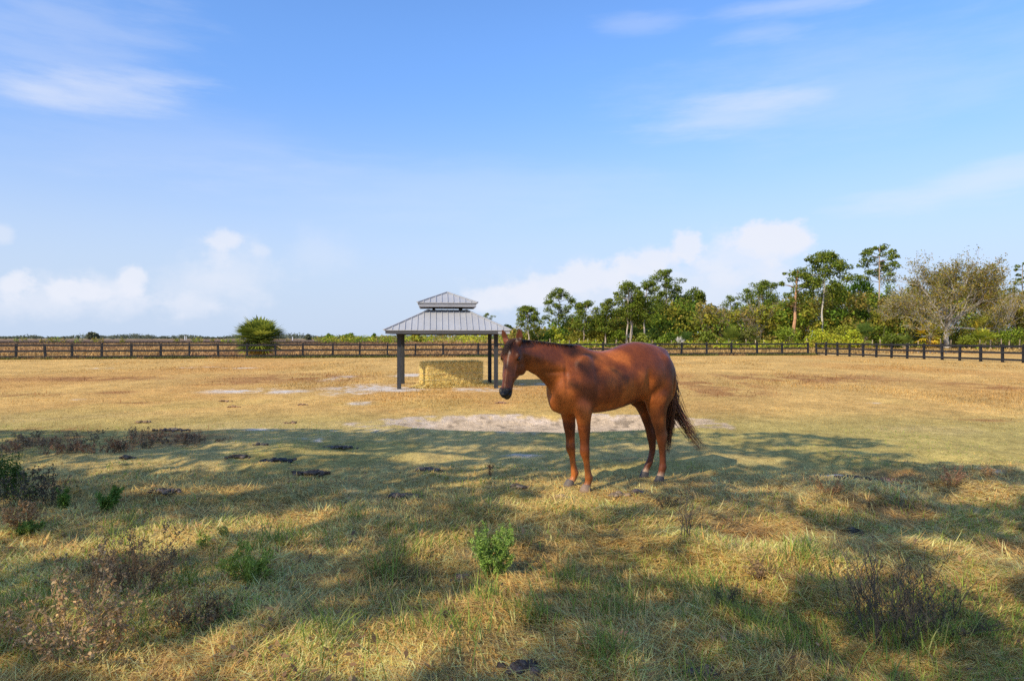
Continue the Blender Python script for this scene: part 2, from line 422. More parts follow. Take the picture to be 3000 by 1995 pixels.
        m.add(V2, [Q, [list(range(k))[::-1]], [[(len(rg) - 1) * k + j for j in range(k)]]], c)
        m.build('hoof', hoof_m, o, True)
    # hair
    rng = np.random.default_rng(5)
    hair_m = surf_mat('horse_hair', (1, 1, 1), .5, .35, use_col=True)
    def strand(m, P, r0, col, r1=.0006):
        P = np.asarray(P); k = len(P); rr = r0 + (r1 - r0) * np.linspace(0, 1, k) ** 1.6
        m.tube(P, rr, 3, col, cap=False)
    mane = MB()
    Kk = interp(K, 120)
    for q in range(900):
        f = rng.random(); f = f ** .8
        i = int(8 + f * 108); tx, tz, bx, bz, hw, oy = Kk[min(i, 118)]
        b = np.array((tx, oy + rng.normal(0, .012), tz - .004))
        wither = math.exp(-((tx - .56) / .09) ** 2)
        L = rng.uniform(.07, .16) + .05 * wither
        side = -1 if rng.random() < .86 else 1
        if side > 0: L *= .55
        d = np.array((-.75 + rng.normal(0, .22), side * .75, .42 + .6 * wither)); d /= np.linalg.norm(d)
        P = [b]
        for k in range(5):
            d = d + np.array((0, 0, -.42)) + rng.normal(0, .05, 3); d /= np.linalg.norm(d)
            if k == 0: d[1] += side * .2
            P.append(P[-1] + d * L / 5)
        c = np.array((.028, .014, .010)) * rng.uniform(.6, 1.9) + np.array((.02, .006, .001)) * rng.random()
        strand(mane, P, .0055, c)
    mane.build('mane', hair_m, o, True)
    fl = MB()
    for q in range(130):
        l0 = rng.normal(0, .022); lk = rng.normal(-.030, .026); L = rng.uniform(.10, .23) * (1 if rng.random() < .8 else 1.25)
        P = []; ph = rng.random() * 6
        for k in np.linspace(0, 1, 9):
            t = -.015 + L * k
            l = l0 * (1 - k) + lk * k * 1.5 + .005 * math.sin(k * 4 + ph)
            top = np.interp(t, [-.045, -.02, .03, .09, .15, .205, .26], [-.05, -.02, .002, .014, .018, .016, .010])
            hw = np.interp(t, [-.02, .03, .09, .15, .205, .26], [.066, .080, .095, .104, .100, .085])
            P.append(H(t, top - .5 * .15 * (abs(l) / hw) ** 2.6 + .004 + .006 * math.sin(min(1, k * 3) * 1.57) * rng.random(), l))
        c = np.array((.040, .017, .009)) * rng.uniform(.6, 2.2)
        strand(fl, P, .0026, c)
    fl.build('forelock', hair_m, o, True)
    tail = MB()
    for q in range(1050):
        g = rng.random()
        b = np.array((-.755 - rng.random() * .03, rng.normal(0, .02), 1.56 - rng.random() * .28))
        # end point: full switch hanging near the hocks
        zend = rng.uniform(.28, .95) if g < .55 else rng.uniform(.55, 1.1)
        sw = np.clip(rng.normal(0, .07), -.12, .12); bk = -.805 - .02 * rng.random() + np.clip(rng.normal(0, .030), -.05, .06)
        wind = g > .80
        L = b[2] - zend
        P = []
        for k in np.linspace(0, 1, 11):
            z = b[2] - L * k
            bulge = math.sin(min(1, k * 1.15) * math.pi) ** .8 if k < .87 else math.sin(math.pi * .999 * min(1, k * 1.0))
            x = b[0] + (bk - b[0]) * min(1, k * 3.2) ** .7 - .02 * bulge
            y = b[1] * (1 - k) + sw * min(1, k * 2.2) * (1 - .72 * max(0, k - .5) / .5 * (1 if zend < .6 else .3)) - .02 * k
            P.append((x + rng.normal(0, .002), y + rng.normal(0, .002), z))
        P = np.array(P)
        if wind:       # loose locks blown sideways
            grp = rng.integers(0, 4); amp = (.30, .40, .50, .58)[grp]; drop = (.62, .55, .42, .30)[grp]
            k = np.linspace(0, 1, 11); kk = np.clip((k - .35) / .65, 0, 1)
            P[:, 2] = b[2] - (b[2] - drop) * k + rng.normal(0, .02) * kk
            P[:, 0] += -amp * kk ** 1.4 * .80 + rng.normal(0, .018) * kk
            P[:, 1] += amp * .25 * kk ** 1.4
        c = np.array((.19, .072, .032)) * rng.uniform(.3, 1.5)
        if P[0, 2] > 1.5 and rng.random() < .5: c = np.array((.13, .04, .012)) * rng.uniform(.7, 1.2)
        cc = np.repeat(c[None, :], 11, 0) * np.linspace(1.15, .95, 11)[:, None]
        strand(tail, P, .0042 if not wind else .0034, cc)
    tail.build('tail', hair_m, o, True)
    return o
horse = build_horse()
# =================================================================== the ground
def ell_mask(x, y, cx, cy, rx, ry, soft=.5, rot=0.0):
    c, s = math.cos(rot), math.sin(rot)
    u = ((x - cx) * c + (y - cy) * s) / rx; v = (-(x - cx) * s + (y - cy) * c) / ry
    return 1 - sstep(1 - soft, 1 + soft, np.sqrt(u * u + v * v))

PIT = (.7, 13.75, 3.05, 1.35)        # bare sandy hollow behind the horse
def pxe(px, py, wpx, hpx):
    """ground ellipse seen at a photo pixel with a given width and height"""
    x, y = at(px, py); y0 = at(px, py + hpx / 2)[1]; y1 = at(px, py - hpx / 2)[1]
    return (x, (y0 + y1) / 2, wpx / 2 / FPX * y, (y1 - y0) / 2)
WHITE = [pxe(*a) for a in ((700, 1145, 170, 14), (840, 1148, 110, 10), (1085, 1136, 230, 18), (1020, 1152, 120, 12), (1180, 1143, 230, 10), (575, 1077, 130, 4), (300, 1079, 60, 3), (700, 1078, 100, 3), (1055, 1181, 60, 12),
         (985, 1292, 190, 20), (1530, 1333, 90, 9), (2440, 1392, 130, 8), (2890, 1392, 70, 10), (990, 1108, 60, 14), (1240, 1100, 160, 10), (1400, 1140, 180, 12), (1560, 1126, 150, 8), (740, 1259, 200, 5), (1030, 1262, 180, 6),
         (2100, 1325, 100, 8), (2300, 1373, 60, 6), (240, 1170, 50, 3), (2560, 1180, 40, 3))]
RED = [pxe(*a) for a in ((840, 1107, 420, 22), (980, 1110, 200, 20), (90, 1158, 160, 10), (2870, 1131, 150, 22), (2080, 1125, 300, 40), (330, 1150, 120, 10), (700, 1120, 300, 14), (400, 1178, 170, 8), (2120, 1150, 260, 30),
         (300, 1290, 620, 60), (80, 1275, 300, 50), (500, 1285, 260, 40), (2700, 1395, 500, 40), (2870, 1230, 160, 10), (2330, 1110, 700, 30), (250, 1110, 500, 14))]
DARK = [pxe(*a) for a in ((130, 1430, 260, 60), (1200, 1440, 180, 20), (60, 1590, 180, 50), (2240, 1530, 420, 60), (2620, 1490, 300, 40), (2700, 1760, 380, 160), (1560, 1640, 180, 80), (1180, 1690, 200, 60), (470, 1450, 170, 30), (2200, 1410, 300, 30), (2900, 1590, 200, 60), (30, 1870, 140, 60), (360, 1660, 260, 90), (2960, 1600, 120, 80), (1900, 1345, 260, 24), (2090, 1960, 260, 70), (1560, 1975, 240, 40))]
def msum(L, x, y, soft=.55):
    m = np.zeros_like(x)
    for e in L: m = np.maximum(m, ell_mask(x, y, *e, soft=soft))
    return m

def gheight(x, y):
    near = (1 - sstep(8.5, 14, y)) * sstep(-3, 2, y)
    h = near * (.21 * (fbm(x, y, 1.25, 1, 3) - .5) + .15 * (fbm(x, y, .48, 5, 3) - .5))
    h = h + (1 - near) * .05 * (fbm(x, y, 2.2, 9, 3) - .5) * (1 - sstep(60, 120, np.hypot(x, y)))
    e = np.sqrt(((x - PIT[0]) / PIT[2]) ** 2 + ((y - PIT[1]) / PIT[3]) ** 2)
    h = h - .13 * (1 - sstep(.55, 1.05, e)) + .05 * np.exp(-((e - 1.12) / .16) ** 2) + .035 * (fbm(x, y, .5, 77, 3) - .5) * (e < 1)
    flat = np.maximum(ell_mask(x, y, 1.25, 8.15, 1.35, .75, .35, -.5), ell_mask(x, y, -2.3, 24.4, 3.2, 2.4, .2))
    return h * (1 - flat)

def gcol(x, y):
    n1 = fbm(x, y, 2.6, 21, 4); n2 = fbm(x, y * .55, .8, 33, 4); n3 = fbm(x, y, .22, 41, 3); n4 = fbm(x, y * .35, 7, 55, 4)
    def C(*c): return np.array(c)[None, :]
    near = (1 - sstep(7.2, 9.2, y + 1.4 * (n1 - .5)))[:, None]
    mid = (1 - sstep(12.6, 17.5, y + 3 * (n4 - .5)))[:, None]
    tan = C(.61, .378, .118) * (.78 + .46 * n2[:, None]); tan = tan * (.80 + .4 * fbm(x, y * .5, 1.6, 71, 4))[:, None]; tan = tan * (1 - .55 * sstep(.50, .70, n4)[:, None]) + C(.56, .29, .082) * (.55 * sstep(.50, .70, n4)[:, None])
    tan = tan * (1 - .35 * sstep(.55, .7, n1)[:, None] * (1 - sstep(14, 24, y))[:, None]) + C(.50, .40, .105) * (.35 * sstep(.55, .7, n1) * (1 - sstep(14, 24, y)))[:, None]
    oliv = C(.46, .355, .11) * (.8 + .4 * n2[:, None]); oliv = oliv * (1 - .6 * sstep(.45, .62, n1)[:, None]) + C(.56, .41, .16) * (.6 * sstep(.45, .62, n1))[:, None]
    wild = C(.58, .44, .19) * (.65 + .6 * n2[:, None]); k = sstep(.46, .60, n1)[:, None]; wild = wild * (1 - .6 * k) + C(.40, .35, .11) * (.6 * k)
    c = tan * (1 - mid) + oliv * mid
    c = c * (1 - near) + wild * near
    # beyond the board fence
    yl = 61.4 + .19 * x
    far = sstep(0, 4, y - yl - .8)[:, None] * np.where((x > 30) & (y < 66), 0, 1)[:, None]
    scrub = C(.40, .235, .105) * (.7 + .6 * n4[:, None]); s2 = sstep(.52, .66, fbm(x, y * .25, 22, 66, 3))[:, None]
    scrub = scrub * (1 - .7 * s2) + C(.52, .33, .12) * .7 * s2
    lf = sstep(150, 190, y)[:, None] * (1 - sstep(420, 520, y))[:, None] * (1 - sstep(-60, -20, x))[:, None]
    scrub = scrub * (1 - lf * .8) + C(.075, .058, .05) * lf * .8
    rt = sstep(5, 25, x)[:, None] * sstep(66, 75, y)[:, None]
    scrub = scrub * (1 - rt * .6) + C(.50, .34, .11) * rt * .6
    fz = sstep(430, 900, y)[:, None]; scrub = scrub * (1 - fz) + C(.17, .17, .12) * fz
    c = c * (1 - far) + scrub * far
    r = (msum(RED, x, y, .6) * sstep(.38, .55, n2))[:, None]; c = c * (1 - .7 * r) + C(.30, .125, .045) * .7 * r
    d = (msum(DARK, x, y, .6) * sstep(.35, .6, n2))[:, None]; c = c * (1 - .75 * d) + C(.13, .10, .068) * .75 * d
    e = np.sqrt(((x - PIT[0]) / PIT[2]) ** 2 + ((y - PIT[1]) / PIT[3]) ** 2) + .75 * (n2 - .5) + .5 * (n3 - .5)
    s = (1 - sstep(.88, 1.08, e))[:, None]; c = c * (1 - s) + C(.66, .49, .31) * (.80 + .30 * n2[:, None]) * (1 - .45 * sstep(.60, .74, fbm(x, y, .16, 61, 2)))[:, None] * s
    rim = (np.exp(-((e - 1.0) / .09) ** 2) * sstep(.42, .6, n1 + .15 * (x < -.5)))[:, None]; c = c * (1 - .75 * rim) + C(.66, .53, .42) * .75 * rim
    w = (msum(WHITE, x, y, .7) * sstep(.45, .60, n3 * .45 + n2 * .55))[:, None]; c = c * (1 - w) + C(.66, .58, .49) * (.8 + .3 * n3[:, None]) * w
    v = 1 + .5 * (n3 - .5)[:, None] * (1 - s) * (1 - .8 * w)
    return np.clip(c * v, .01, .9)

def build_ground():
    r = np.concatenate([[.3, .8, 1.5, 2.1], 2.4 * np.exp(np.arange(0, 480) * .0078), ])
    r = np.concatenate([r, r[-1] * np.exp(np.arange(1, 36) * .14)])
    af = R(44)
    th = np.concatenate([np.linspace(-af, af, 760), np.linspace(af, 2 * math.pi - af, 70)[1:-1]])
    nr, na = len(r), len(th)
    rr, tt = np.meshgrid(r, th, indexing='ij')
    x = (rr * np.sin(tt)).ravel(); y = (rr * np.cos(tt)).ravel()
    z = gheight(x, y)
    V = np.c_[x, y, z]; V = np.r_[V, [[0, 0, 0]]]
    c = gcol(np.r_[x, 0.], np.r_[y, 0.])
    i, j = np.meshgrid(np.arange(nr - 1), np.arange(na), indexing='ij'); i = i.ravel(); j = j.ravel(); k = (j + 1) % na
    Q = np.c_[i * na + j, (i + 1) * na + j, (i + 1) * na + k, i * na + k][:, ::-1]
    T = np.c_[np.full(na, nr * na), np.arange(na), (np.arange(na) + 1) % na][:, ::-1]
    me = make_mesh('ground', V, [Q, T], c, True)
    m, nt, nd, lk = new_mat('dry_pasture')
    out = N(nt, 'ShaderNodeOutputMaterial'); p = N(nt, 'ShaderNodeBsdfPrincipled', Roughness=.95)
    p.inputs['Specular IOR Level'].default_value = .1
    a = N(nt, 'ShaderNodeAttribute'); a.attribute_name = 'Col'
    geo = N(nt, 'ShaderNodeNewGeometry')
    cur = a.outputs['Color']
    hs = []
    for sc, am in ((2.2, .16), (9, .26), (38, .34)):
        n = N(nt, 'ShaderNodeTexNoise'); n.inputs['Scale'].default_value = sc; n.inputs['Detail'].default_value = 6; n.inputs['Roughness'].default_value = .65
        lk.new(geo.outputs['Position'], n.inputs['Vector'])
        q = N(nt, 'ShaderNodeMapRange'); q.inputs['From Min'].default_value = .3; q.inputs['From Max'].default_value = .7
        q.inputs['To Min'].default_value = 1 - am; q.inputs['To Max'].default_value = 1 + am; lk.new(n.outputs['Fac'], q.inputs['Value'])
        mx = N(nt, 'ShaderNodeMix', data_type='RGBA', blend_type='MULTIPLY'); mx.inputs['Factor'].default_value = 1
        lk.new(cur, mx.inputs[6]); lk.new(q.outputs[0], mx.inputs[7]); cur = mx.outputs[2]; hs.append(n)
    lk.new(cur, p.inputs['Base Color'])
    b = N(nt, 'ShaderNodeBump'); b.inputs['Strength'].default_value = .8; b.inputs['Distance'].default_value = .04
    lk.new(hs[2].outputs['Fac'], b.inputs['Height']); lk.new(b.outputs[0], p.inputs['Normal']); lk.new(p.outputs[0], out.inputs[0])
    tag(obj('ground', me, m), kind='structure')
build_ground()

# =================================================================== grass
def blades(P, az, L, W, tilt, bend, col, seg=3, rng=None):
    """curved tapering blades; all arguments one value per blade"""
    n = len(P); s = np.stack([np.sin(az), np.cos(az)], 1)
    side = np.stack([s[:, 1], -s[:, 0], np.zeros(n)], 1)
    pts = [P]; cur = P.copy()
    for k in range(seg):
        a = tilt + bend * (k + .5) / seg
        cur = cur + (np.c_[s * np.sin(a)[:, None], np.cos(a)] * (L / seg)[:, None]); pts.append(cur)
    per = 2 * seg + 1
    V = np.empty((n, per, 3), np.float32); C = np.empty((n, per, 3), np.float32)
    for k in range(seg):
        w = (W * (1 - .55 * k / seg))[:, None] * side / 2
        V[:, 2 * k] = pts[k] - w; V[:, 2 * k + 1] = pts[k] + w
        f = .84 + .16 * k / seg
        C[:, 2 * k] = col * f; C[:, 2 * k + 1] = col * f
    V[:, -1] = pts[-1]; C[:, -1] = col * 1.08
    b = (np.arange(n) * per)[:, None]
    T = [b + np.array([[2 * k, 2 * k + 1, 2 * k + 3, 2 * k + 2]]) for k in range(seg - 1)]
    Q = np.concatenate(T) if T else np.zeros((0, 4), int)
    tip = b + np.array([[2 * seg - 2, 2 * seg - 1, 2 * seg]])
    return V.reshape(-1, 3), Q, tip, C.reshape(-1, 3)

def build_grass():
    rng = np.random.default_rng(11)
    parts = []
    def scatter(n, d0, d1, um=1.02):
        d = d0 * (d1 / d0) ** rng.random(n); u = rng.uniform(-um, um, n)
        return u * d, d
    def keep(x, y, w, e0=.95):
        k = np.maximum(msum(WHITE, x, y, .5), ell_mask(x, y, PIT[0], PIT[1], PIT[2] * .93, PIT[3] * .93, .12))
        return rng.random(len(x)) > k * w
    # matted dry grass
    n = 475000; x, y = scatter(n, 3.0, 14.5)
    n1 = fbm(x, y, 2.6, 21, 4); n2 = fbm(x, y, .55, 91, 3); n5 = fbm(x, y, .9, 95, 3)
    kp = keep(x, y, .97) & (rng.random(n) < np.where(y < 8, 1, 1 - .45 * sstep(8, 13, y)))
    x, y, n1, n2, n5 = [a[kp] for a in (x, y, n1, n2, n5)]; n = len(x)
    nearf = 1 - sstep(6.8, 10.5, y)
    L = (.028 + .085 * nearf * (.30 + .95 * n5)) * rng.uniform(.6, 1.5, n) * (1 + .12 * (y - 4).clip(0, 5) * nearf)
    W = (.0019 + .00066 * y) * np.exp(rng.normal(0, .42, n)) * rng.uniform(.7, 1.25, n)
    tilt = np.abs(rng.normal(1.22, .40, n)); bend = rng.normal(.75, .6, n)
    az = rng.uniform(0, 2 * math.pi, n) * .75 + 5 * fbm(x, y, 1.1, 121, 2)
    fl = rng.random(n) < .68
    tilt = np.where(fl, rng.normal(1.42, .13, n), tilt); bend = np.where(fl, rng.normal(.12, .35, n), bend)
    L = np.where(fl, L * 1.15, L * .8)
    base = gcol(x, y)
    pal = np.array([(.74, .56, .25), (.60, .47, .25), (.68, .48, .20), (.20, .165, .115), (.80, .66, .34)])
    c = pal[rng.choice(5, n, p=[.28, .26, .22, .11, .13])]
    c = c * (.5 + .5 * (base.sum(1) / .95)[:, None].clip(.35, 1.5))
    k = sstep(.44, .60, n1)[:, None] * (.55 + .45 * rng.random(n))[:, None]
    c = c * (1 - .20 * k) + np.array((.34, .34, .11)) * .20 * k
    k = sstep(8, 12, y)[:, None]; c = c * (1 - .6 * k) + base * 1.05 * .6 * k
    c = c * rng.uniform(.70, 1.25, n)[:, None] * np.array((1.52, 1.27, .96))
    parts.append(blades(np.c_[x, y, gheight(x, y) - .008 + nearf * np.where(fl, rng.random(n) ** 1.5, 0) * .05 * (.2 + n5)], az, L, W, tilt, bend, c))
    # green blades standing up through it
    n = 74000; x, y = scatter(n, 3.0, 13.5)
    g = fbm(x, y, 1.7, 205, 3) * .6 + fbm(x, y, .42, 207, 3) * .4
    kp = keep(x, y, 1) & (rng.random(n) < sstep(.50, .66, g + .05 * (y < 5.5) + .05 * ((y > 8.5) & (y < 12.5))))
    x, y = x[kp], y[kp]; n = len(x); nearf = 1 - sstep(6.5, 10, y)
    L = (.024 + .058 * nearf) * rng.uniform(.5, 1.7, n); W = (.0032 + .0008 * y) * rng.uniform(.7, 1.3, n)
    pal = np.array([(.32, .41, .07), (.42, .48, .09), (.25, .33, .07), (.54, .53, .12)])
    c = pal[rng.choice(4, n, p=[.36, .28, .2, .16])] * rng.uniform(.7, 1.3, n)[:, None]
    parts.append(blades(np.c_[x, y, gheight(x, y) - .006], rng.uniform(0, 6.283, n), L, W, np.abs(rng.normal(.45, .3, n)), rng.normal(.9, .5, n), c))
    # long arching green clumps
    ctr = [(2240, 1850), (2330, 1900), (2480, 1900), (2760, 1900), (1230, 1870), (1560, 1830), (1400, 1890), (1240, 1560), (700, 1620), (820, 1590), (900, 1580), (560, 1700), (1650, 1700), (2890, 1880), (2100, 1790), (1040, 1530), (1780, 1760), (2050, 1700), (320, 1580), (1780, 1960), (1300, 1960), (640, 1840), (2560, 1960), (950, 1880), (1150, 1640), (2300, 1840)]
    ctr += [(rng.uniform(20, 2980), rng.uniform(1500, 1990)) for _ in range(34)]
    X = []; A = []; LL = []
    for px, py in ctr:
        cx, cy = at(px, py); m = rng.integers(22, 60); sp = rng.uniform(.05, .16)
        X.append(np.c_[rng.normal(cx, sp, m), rng.normal(cy, sp, m)]); LL.append(rng.uniform(.10, .27, m))
    X = np.concatenate(X); LL = np.concatenate(LL); n = len(X)
    pal = np.array([(.24, .33, .06), (.34, .42, .08), (.19, .27, .07), (.46, .45, .15)])
    c = pal[rng.choice(4, n, p=[.36, .32, .2, .12])] * rng.uniform(.75, 1.25, n)[:, None]
    parts.append(blades(np.c_[X, gheight(X[:, 0], X[:, 1]) - .006], rng.uniform(0, 6.283, n), LL, rng.uniform(.004, .009, n), np.abs(rng.normal(.22, .15, n)), rng.normal(1.1, .45, n), c, 4))
    # cropped tan pasture
    n = 205000; x, y = scatter(n, 12.5, 64)
    kp = keep(x, y, .97) & ((y < 60.5 + .19 * x)); x, y = x[kp], y[kp]; n = len(x)
    base = gcol(x, y); rough = fbm(x, y * .5, 3.2, 300, 4)
    L = (.022 + .05 * sstep(.45, .7, rough) * sstep(14, 20, y)) * rng.uniform(.6, 1.6, n); W = .0028 * (y / 4) * rng.uniform(.7, 1.4, n)
    c = base * rng.uniform(.62, 1.38, n)[:, None]
    parts.append(blades(np.c_[x, y, gheight(x, y) - .004], rng.uniform(0, 6.283, n), L, W, np.abs(rng.normal(.5, .3, n)), rng.normal(.7, .4, n), c, 2))
    # rust coloured tussocks
    n = 30000; x, y = scatter(n, 9.3, 62)
    m = msum(RED, x, y, .6); kp = (rng.random(n) < m * .9 * sstep(.42, .6, fbm(x, y * .6, .9, 310, 3))) & (y < 60 + .19 * x); x, y = x[kp], y[kp]; n = len(x)
    c = np.array((.36, .16, .06)) * rng.uniform(.5, 1.5, n)[:, None]
    parts.append(blades(np.c_[x, y, gheight(x, y) - .004], rng.uniform(0, 6.283, n), rng.uniform(.06, .2, n), .0028 * (y / 4) * rng.uniform(.7, 1.3, n), np.abs(rng.normal(.5, .3, n)), rng.normal(.7, .4, n), c, 2))
    # verge along the fence and scrub beyond it
    n = 31000; xx = rng.uniform(-60, 30, n); yy = 61.4 + .19 * xx + rng.normal(.1, .45, n)
    c = np.where((fbm(xx, yy, 3, 320, 3) > .5)[:, None], np.array((.17, .17, .045)), np.array((.36, .24, .09))) * rng.uniform(.6, 1.3, n)[:, None]
    parts.append(blades(np.c_[xx, yy, np.zeros(n)], rng.uniform(0, 6.283, n), rng.uniform(.1, .32, n), np.full(n, .05), np.abs(rng.normal(.35, .25, n)), rng.normal(.6, .3, n), c, 2))
    n = 90000; d = 64 * (260 / 64) ** rng.random(n); u = rng.uniform(-.85, .85, n); x = u * d
    kp = (d > 63.5 + .19 * x) & ~((x > 28) & (d < 72)); x, d = x[kp], d[kp]; n = len(x)
    c = gcol(x, d) * rng.uniform(.55, 1.45, n)[:, None]
    parts.append(blades(np.c_[x, d, np.zeros(n)], rng.uniform(0, 6.283, n), rng.uniform(.12, .42, n) * (.5 + fbm(x, d * .4, 9, 330, 3)), .0022 * d * rng.uniform(.6, 1.3, n), np.abs(rng.normal(.4, .25, n)), rng.normal(.5, .3, n), c, 2))
    V = []; Q = []; T = []; C = []; o = 0
    for v, q, t, c in parts:
        V.append(v); Q.append(q + o); T.append(t + o); C.append(c); o += len(v)
    me = make_mesh('grass', np.concatenate(V), [np.concatenate(Q), np.concatenate(T)], np.clip(np.concatenate(C), .01, .85))
    g = obj('grass', me, leaf_mat('grass_blades', .36, .75, spec=.1))
    tag(g, 'matted dry and green pasture grass covering the paddock', kind='stuff')
build_grass()
# =================================================================== board fences
black = surf_mat('black_fence_paint', (.021, .021, .023), .75, .25, noise=[(3, .35), (25, .3)], bump=(30, .3, .006), stretch=(.3, .3, 1))
def fence_y(x): return 61.4 + .19 * x
def build_fences():
    rng = np.random.default_rng(3)
    pxs = [47, 132, 211, 298, 385, 471, 555, 639, 724, 807, 887, 975, 1054, 1135, 1217, 1298, 1401, 1457, 1535, 1612, 1690, 1767, 1842, 1918, 1997, 2070.5, 2143, 2218, 2291]
    P = []
    for px in [-620, -530, -445, -365, -285, -205, -125, -40] + pxs:
        u = (px - 1500) / FPX; y = 61.4 / (1 - .19 * u); P.append((u * y, y))
    corner = (29.0, 66.9)
    P.append(corner)
    t = thing('board_fence', 'long straight black board fence crossing the far side of the paddock', 'fence', (0, 0, 0), 0, 'black three-board fences around the paddock')
    run(t, P, rng, 1.17)
    Q = []
    side_px = [2387, 2420, 2453.5, 2489, 2528.5, 2567.5, 2612, 2658, 2707, 2760, 2812, 2873, 2937, 2999, 3075, 3160]
    a = np.array((29.6, 66.6)); b = np.array((34.6, 45.75)); c = np.array((36.2, 36.))
    for px in side_px:
        u = (px - 1500) / FPX
        for p, q in ((a, b), (b, c)):
            # solve p + s (q - p) on the ray x = u y
            den = (q[0] - p[0]) - u * (q[1] - p[1]); s = (u * p[1] - p[0]) / den
            if 0 <= s <= 1.0001 or (q is c and s > 1): Q.append(tuple(p + s * (q - p))); break
    t = thing('board_fence', 'black board fence running from the far corner towards the camera in front of the woods', 'fence', (0, 0, 0), 0, 'black three-board fences around the paddock')
    run(t, [(29.75, 66.75)] + Q, rng, 1.2)

def run(t, P, rng, H):
    P = [np.array(p) for p in P]
    for i, p in enumerate(P):
        d = P[min(i + 1, len(P) - 1)] - P[max(i - 1, 0)]; rz = math.atan2(d[1], d[0])
        m = MB(); lean = rng.normal(0, .018); w = .15 + rng.normal(0, .008); h = H + .06 + rng.normal(0, .02)
        tilt = np.array([(1, 0, lean), (0, 1, rng.normal(0, .018)), (0, 0, 1)])
        m.box((p[0], p[1], h / 2 - .1), (w, .14, h + .2), rz, (1, 1, 1), tilt)
        m.build('post', black, t)
    # boards nailed to the paddock face, one mesh per board spanning two bays
    sd = -1
    for lv, z in enumerate((H * .985 - .06, H * .56, H * .17)):
        for i in range(0, len(P) - 1, 2):
            q = [P[i], P[min(i + 1, len(P) - 1)], P[min(i + 2, len(P) - 1)]]
            m = MB(); zz = z + rng.normal(0, .008, 3)
            for k in range(2):
                if np.allclose(q[k], q[k + 1]): continue
                d = q[k + 1] - q[k]; n = np.array((d[1], -d[0])) / np.linalg.norm(d)
                if n[1] > .5 or (abs(n[1]) < .5 and n[0] > 0): n = -n
                g = .005 if k == 0 else 0
                e = d / np.linalg.norm(d)
                a = q[k] + n * (.092 + .002 * k) + e * g; b = q[k + 1] + n * (.092 + .002 * k) - e * (.005 if k == 1 else 0)
                sag = 0
                m.prism((a[0], a[1], zz[k]), (b[0], b[1], zz[k + 1]), .03, .145)
            m.build('rail', black, t)
build_fences()

def build_wire_fence():
    rng = np.random.default_rng(8)
    wood = surf_mat('weathered_fence_wood', (.36, .29, .20), .85, .15, use_col=True, noise=[(4, .3)])
    t = thing('wire_fence', 'thin pale wooden posts of a wire fence along the foot of the woods', 'fence')
    pts = []
    px = 1540.0
    while px < 2990:
        D = 112 - 14 * sstep(2300, 3000, px) + rng.normal(0, .3); pts.append(((px - 1500) / FPX * D, float(D)))
        px += rng.uniform(21, 38)
    for x, y in pts:
        m = MB(); h = 1.45 * rng.uniform(.85, 1.12); tx, ty = rng.normal(0, .05, 2); r = rng.uniform(.06, .10)
        m.tube([(x, y, -.1), (x + tx * .5, y + ty * .5, h / 2), (x + tx, y + ty, h)], [r, r * .95, r * .85], 6, np.array((1, 1, 1)) * rng.uniform(.7, 1.35))
        m.build('post', wood, t)
    for z in (.45, .85, 1.2):
        m = MB(); m.tube([(x, y, z + .02 * math.sin(i)) for i, (x, y) in enumerate(pts)], .006, 3, (.5, .5, .5)); m.build('wire', wood, t)
build_wire_fence()

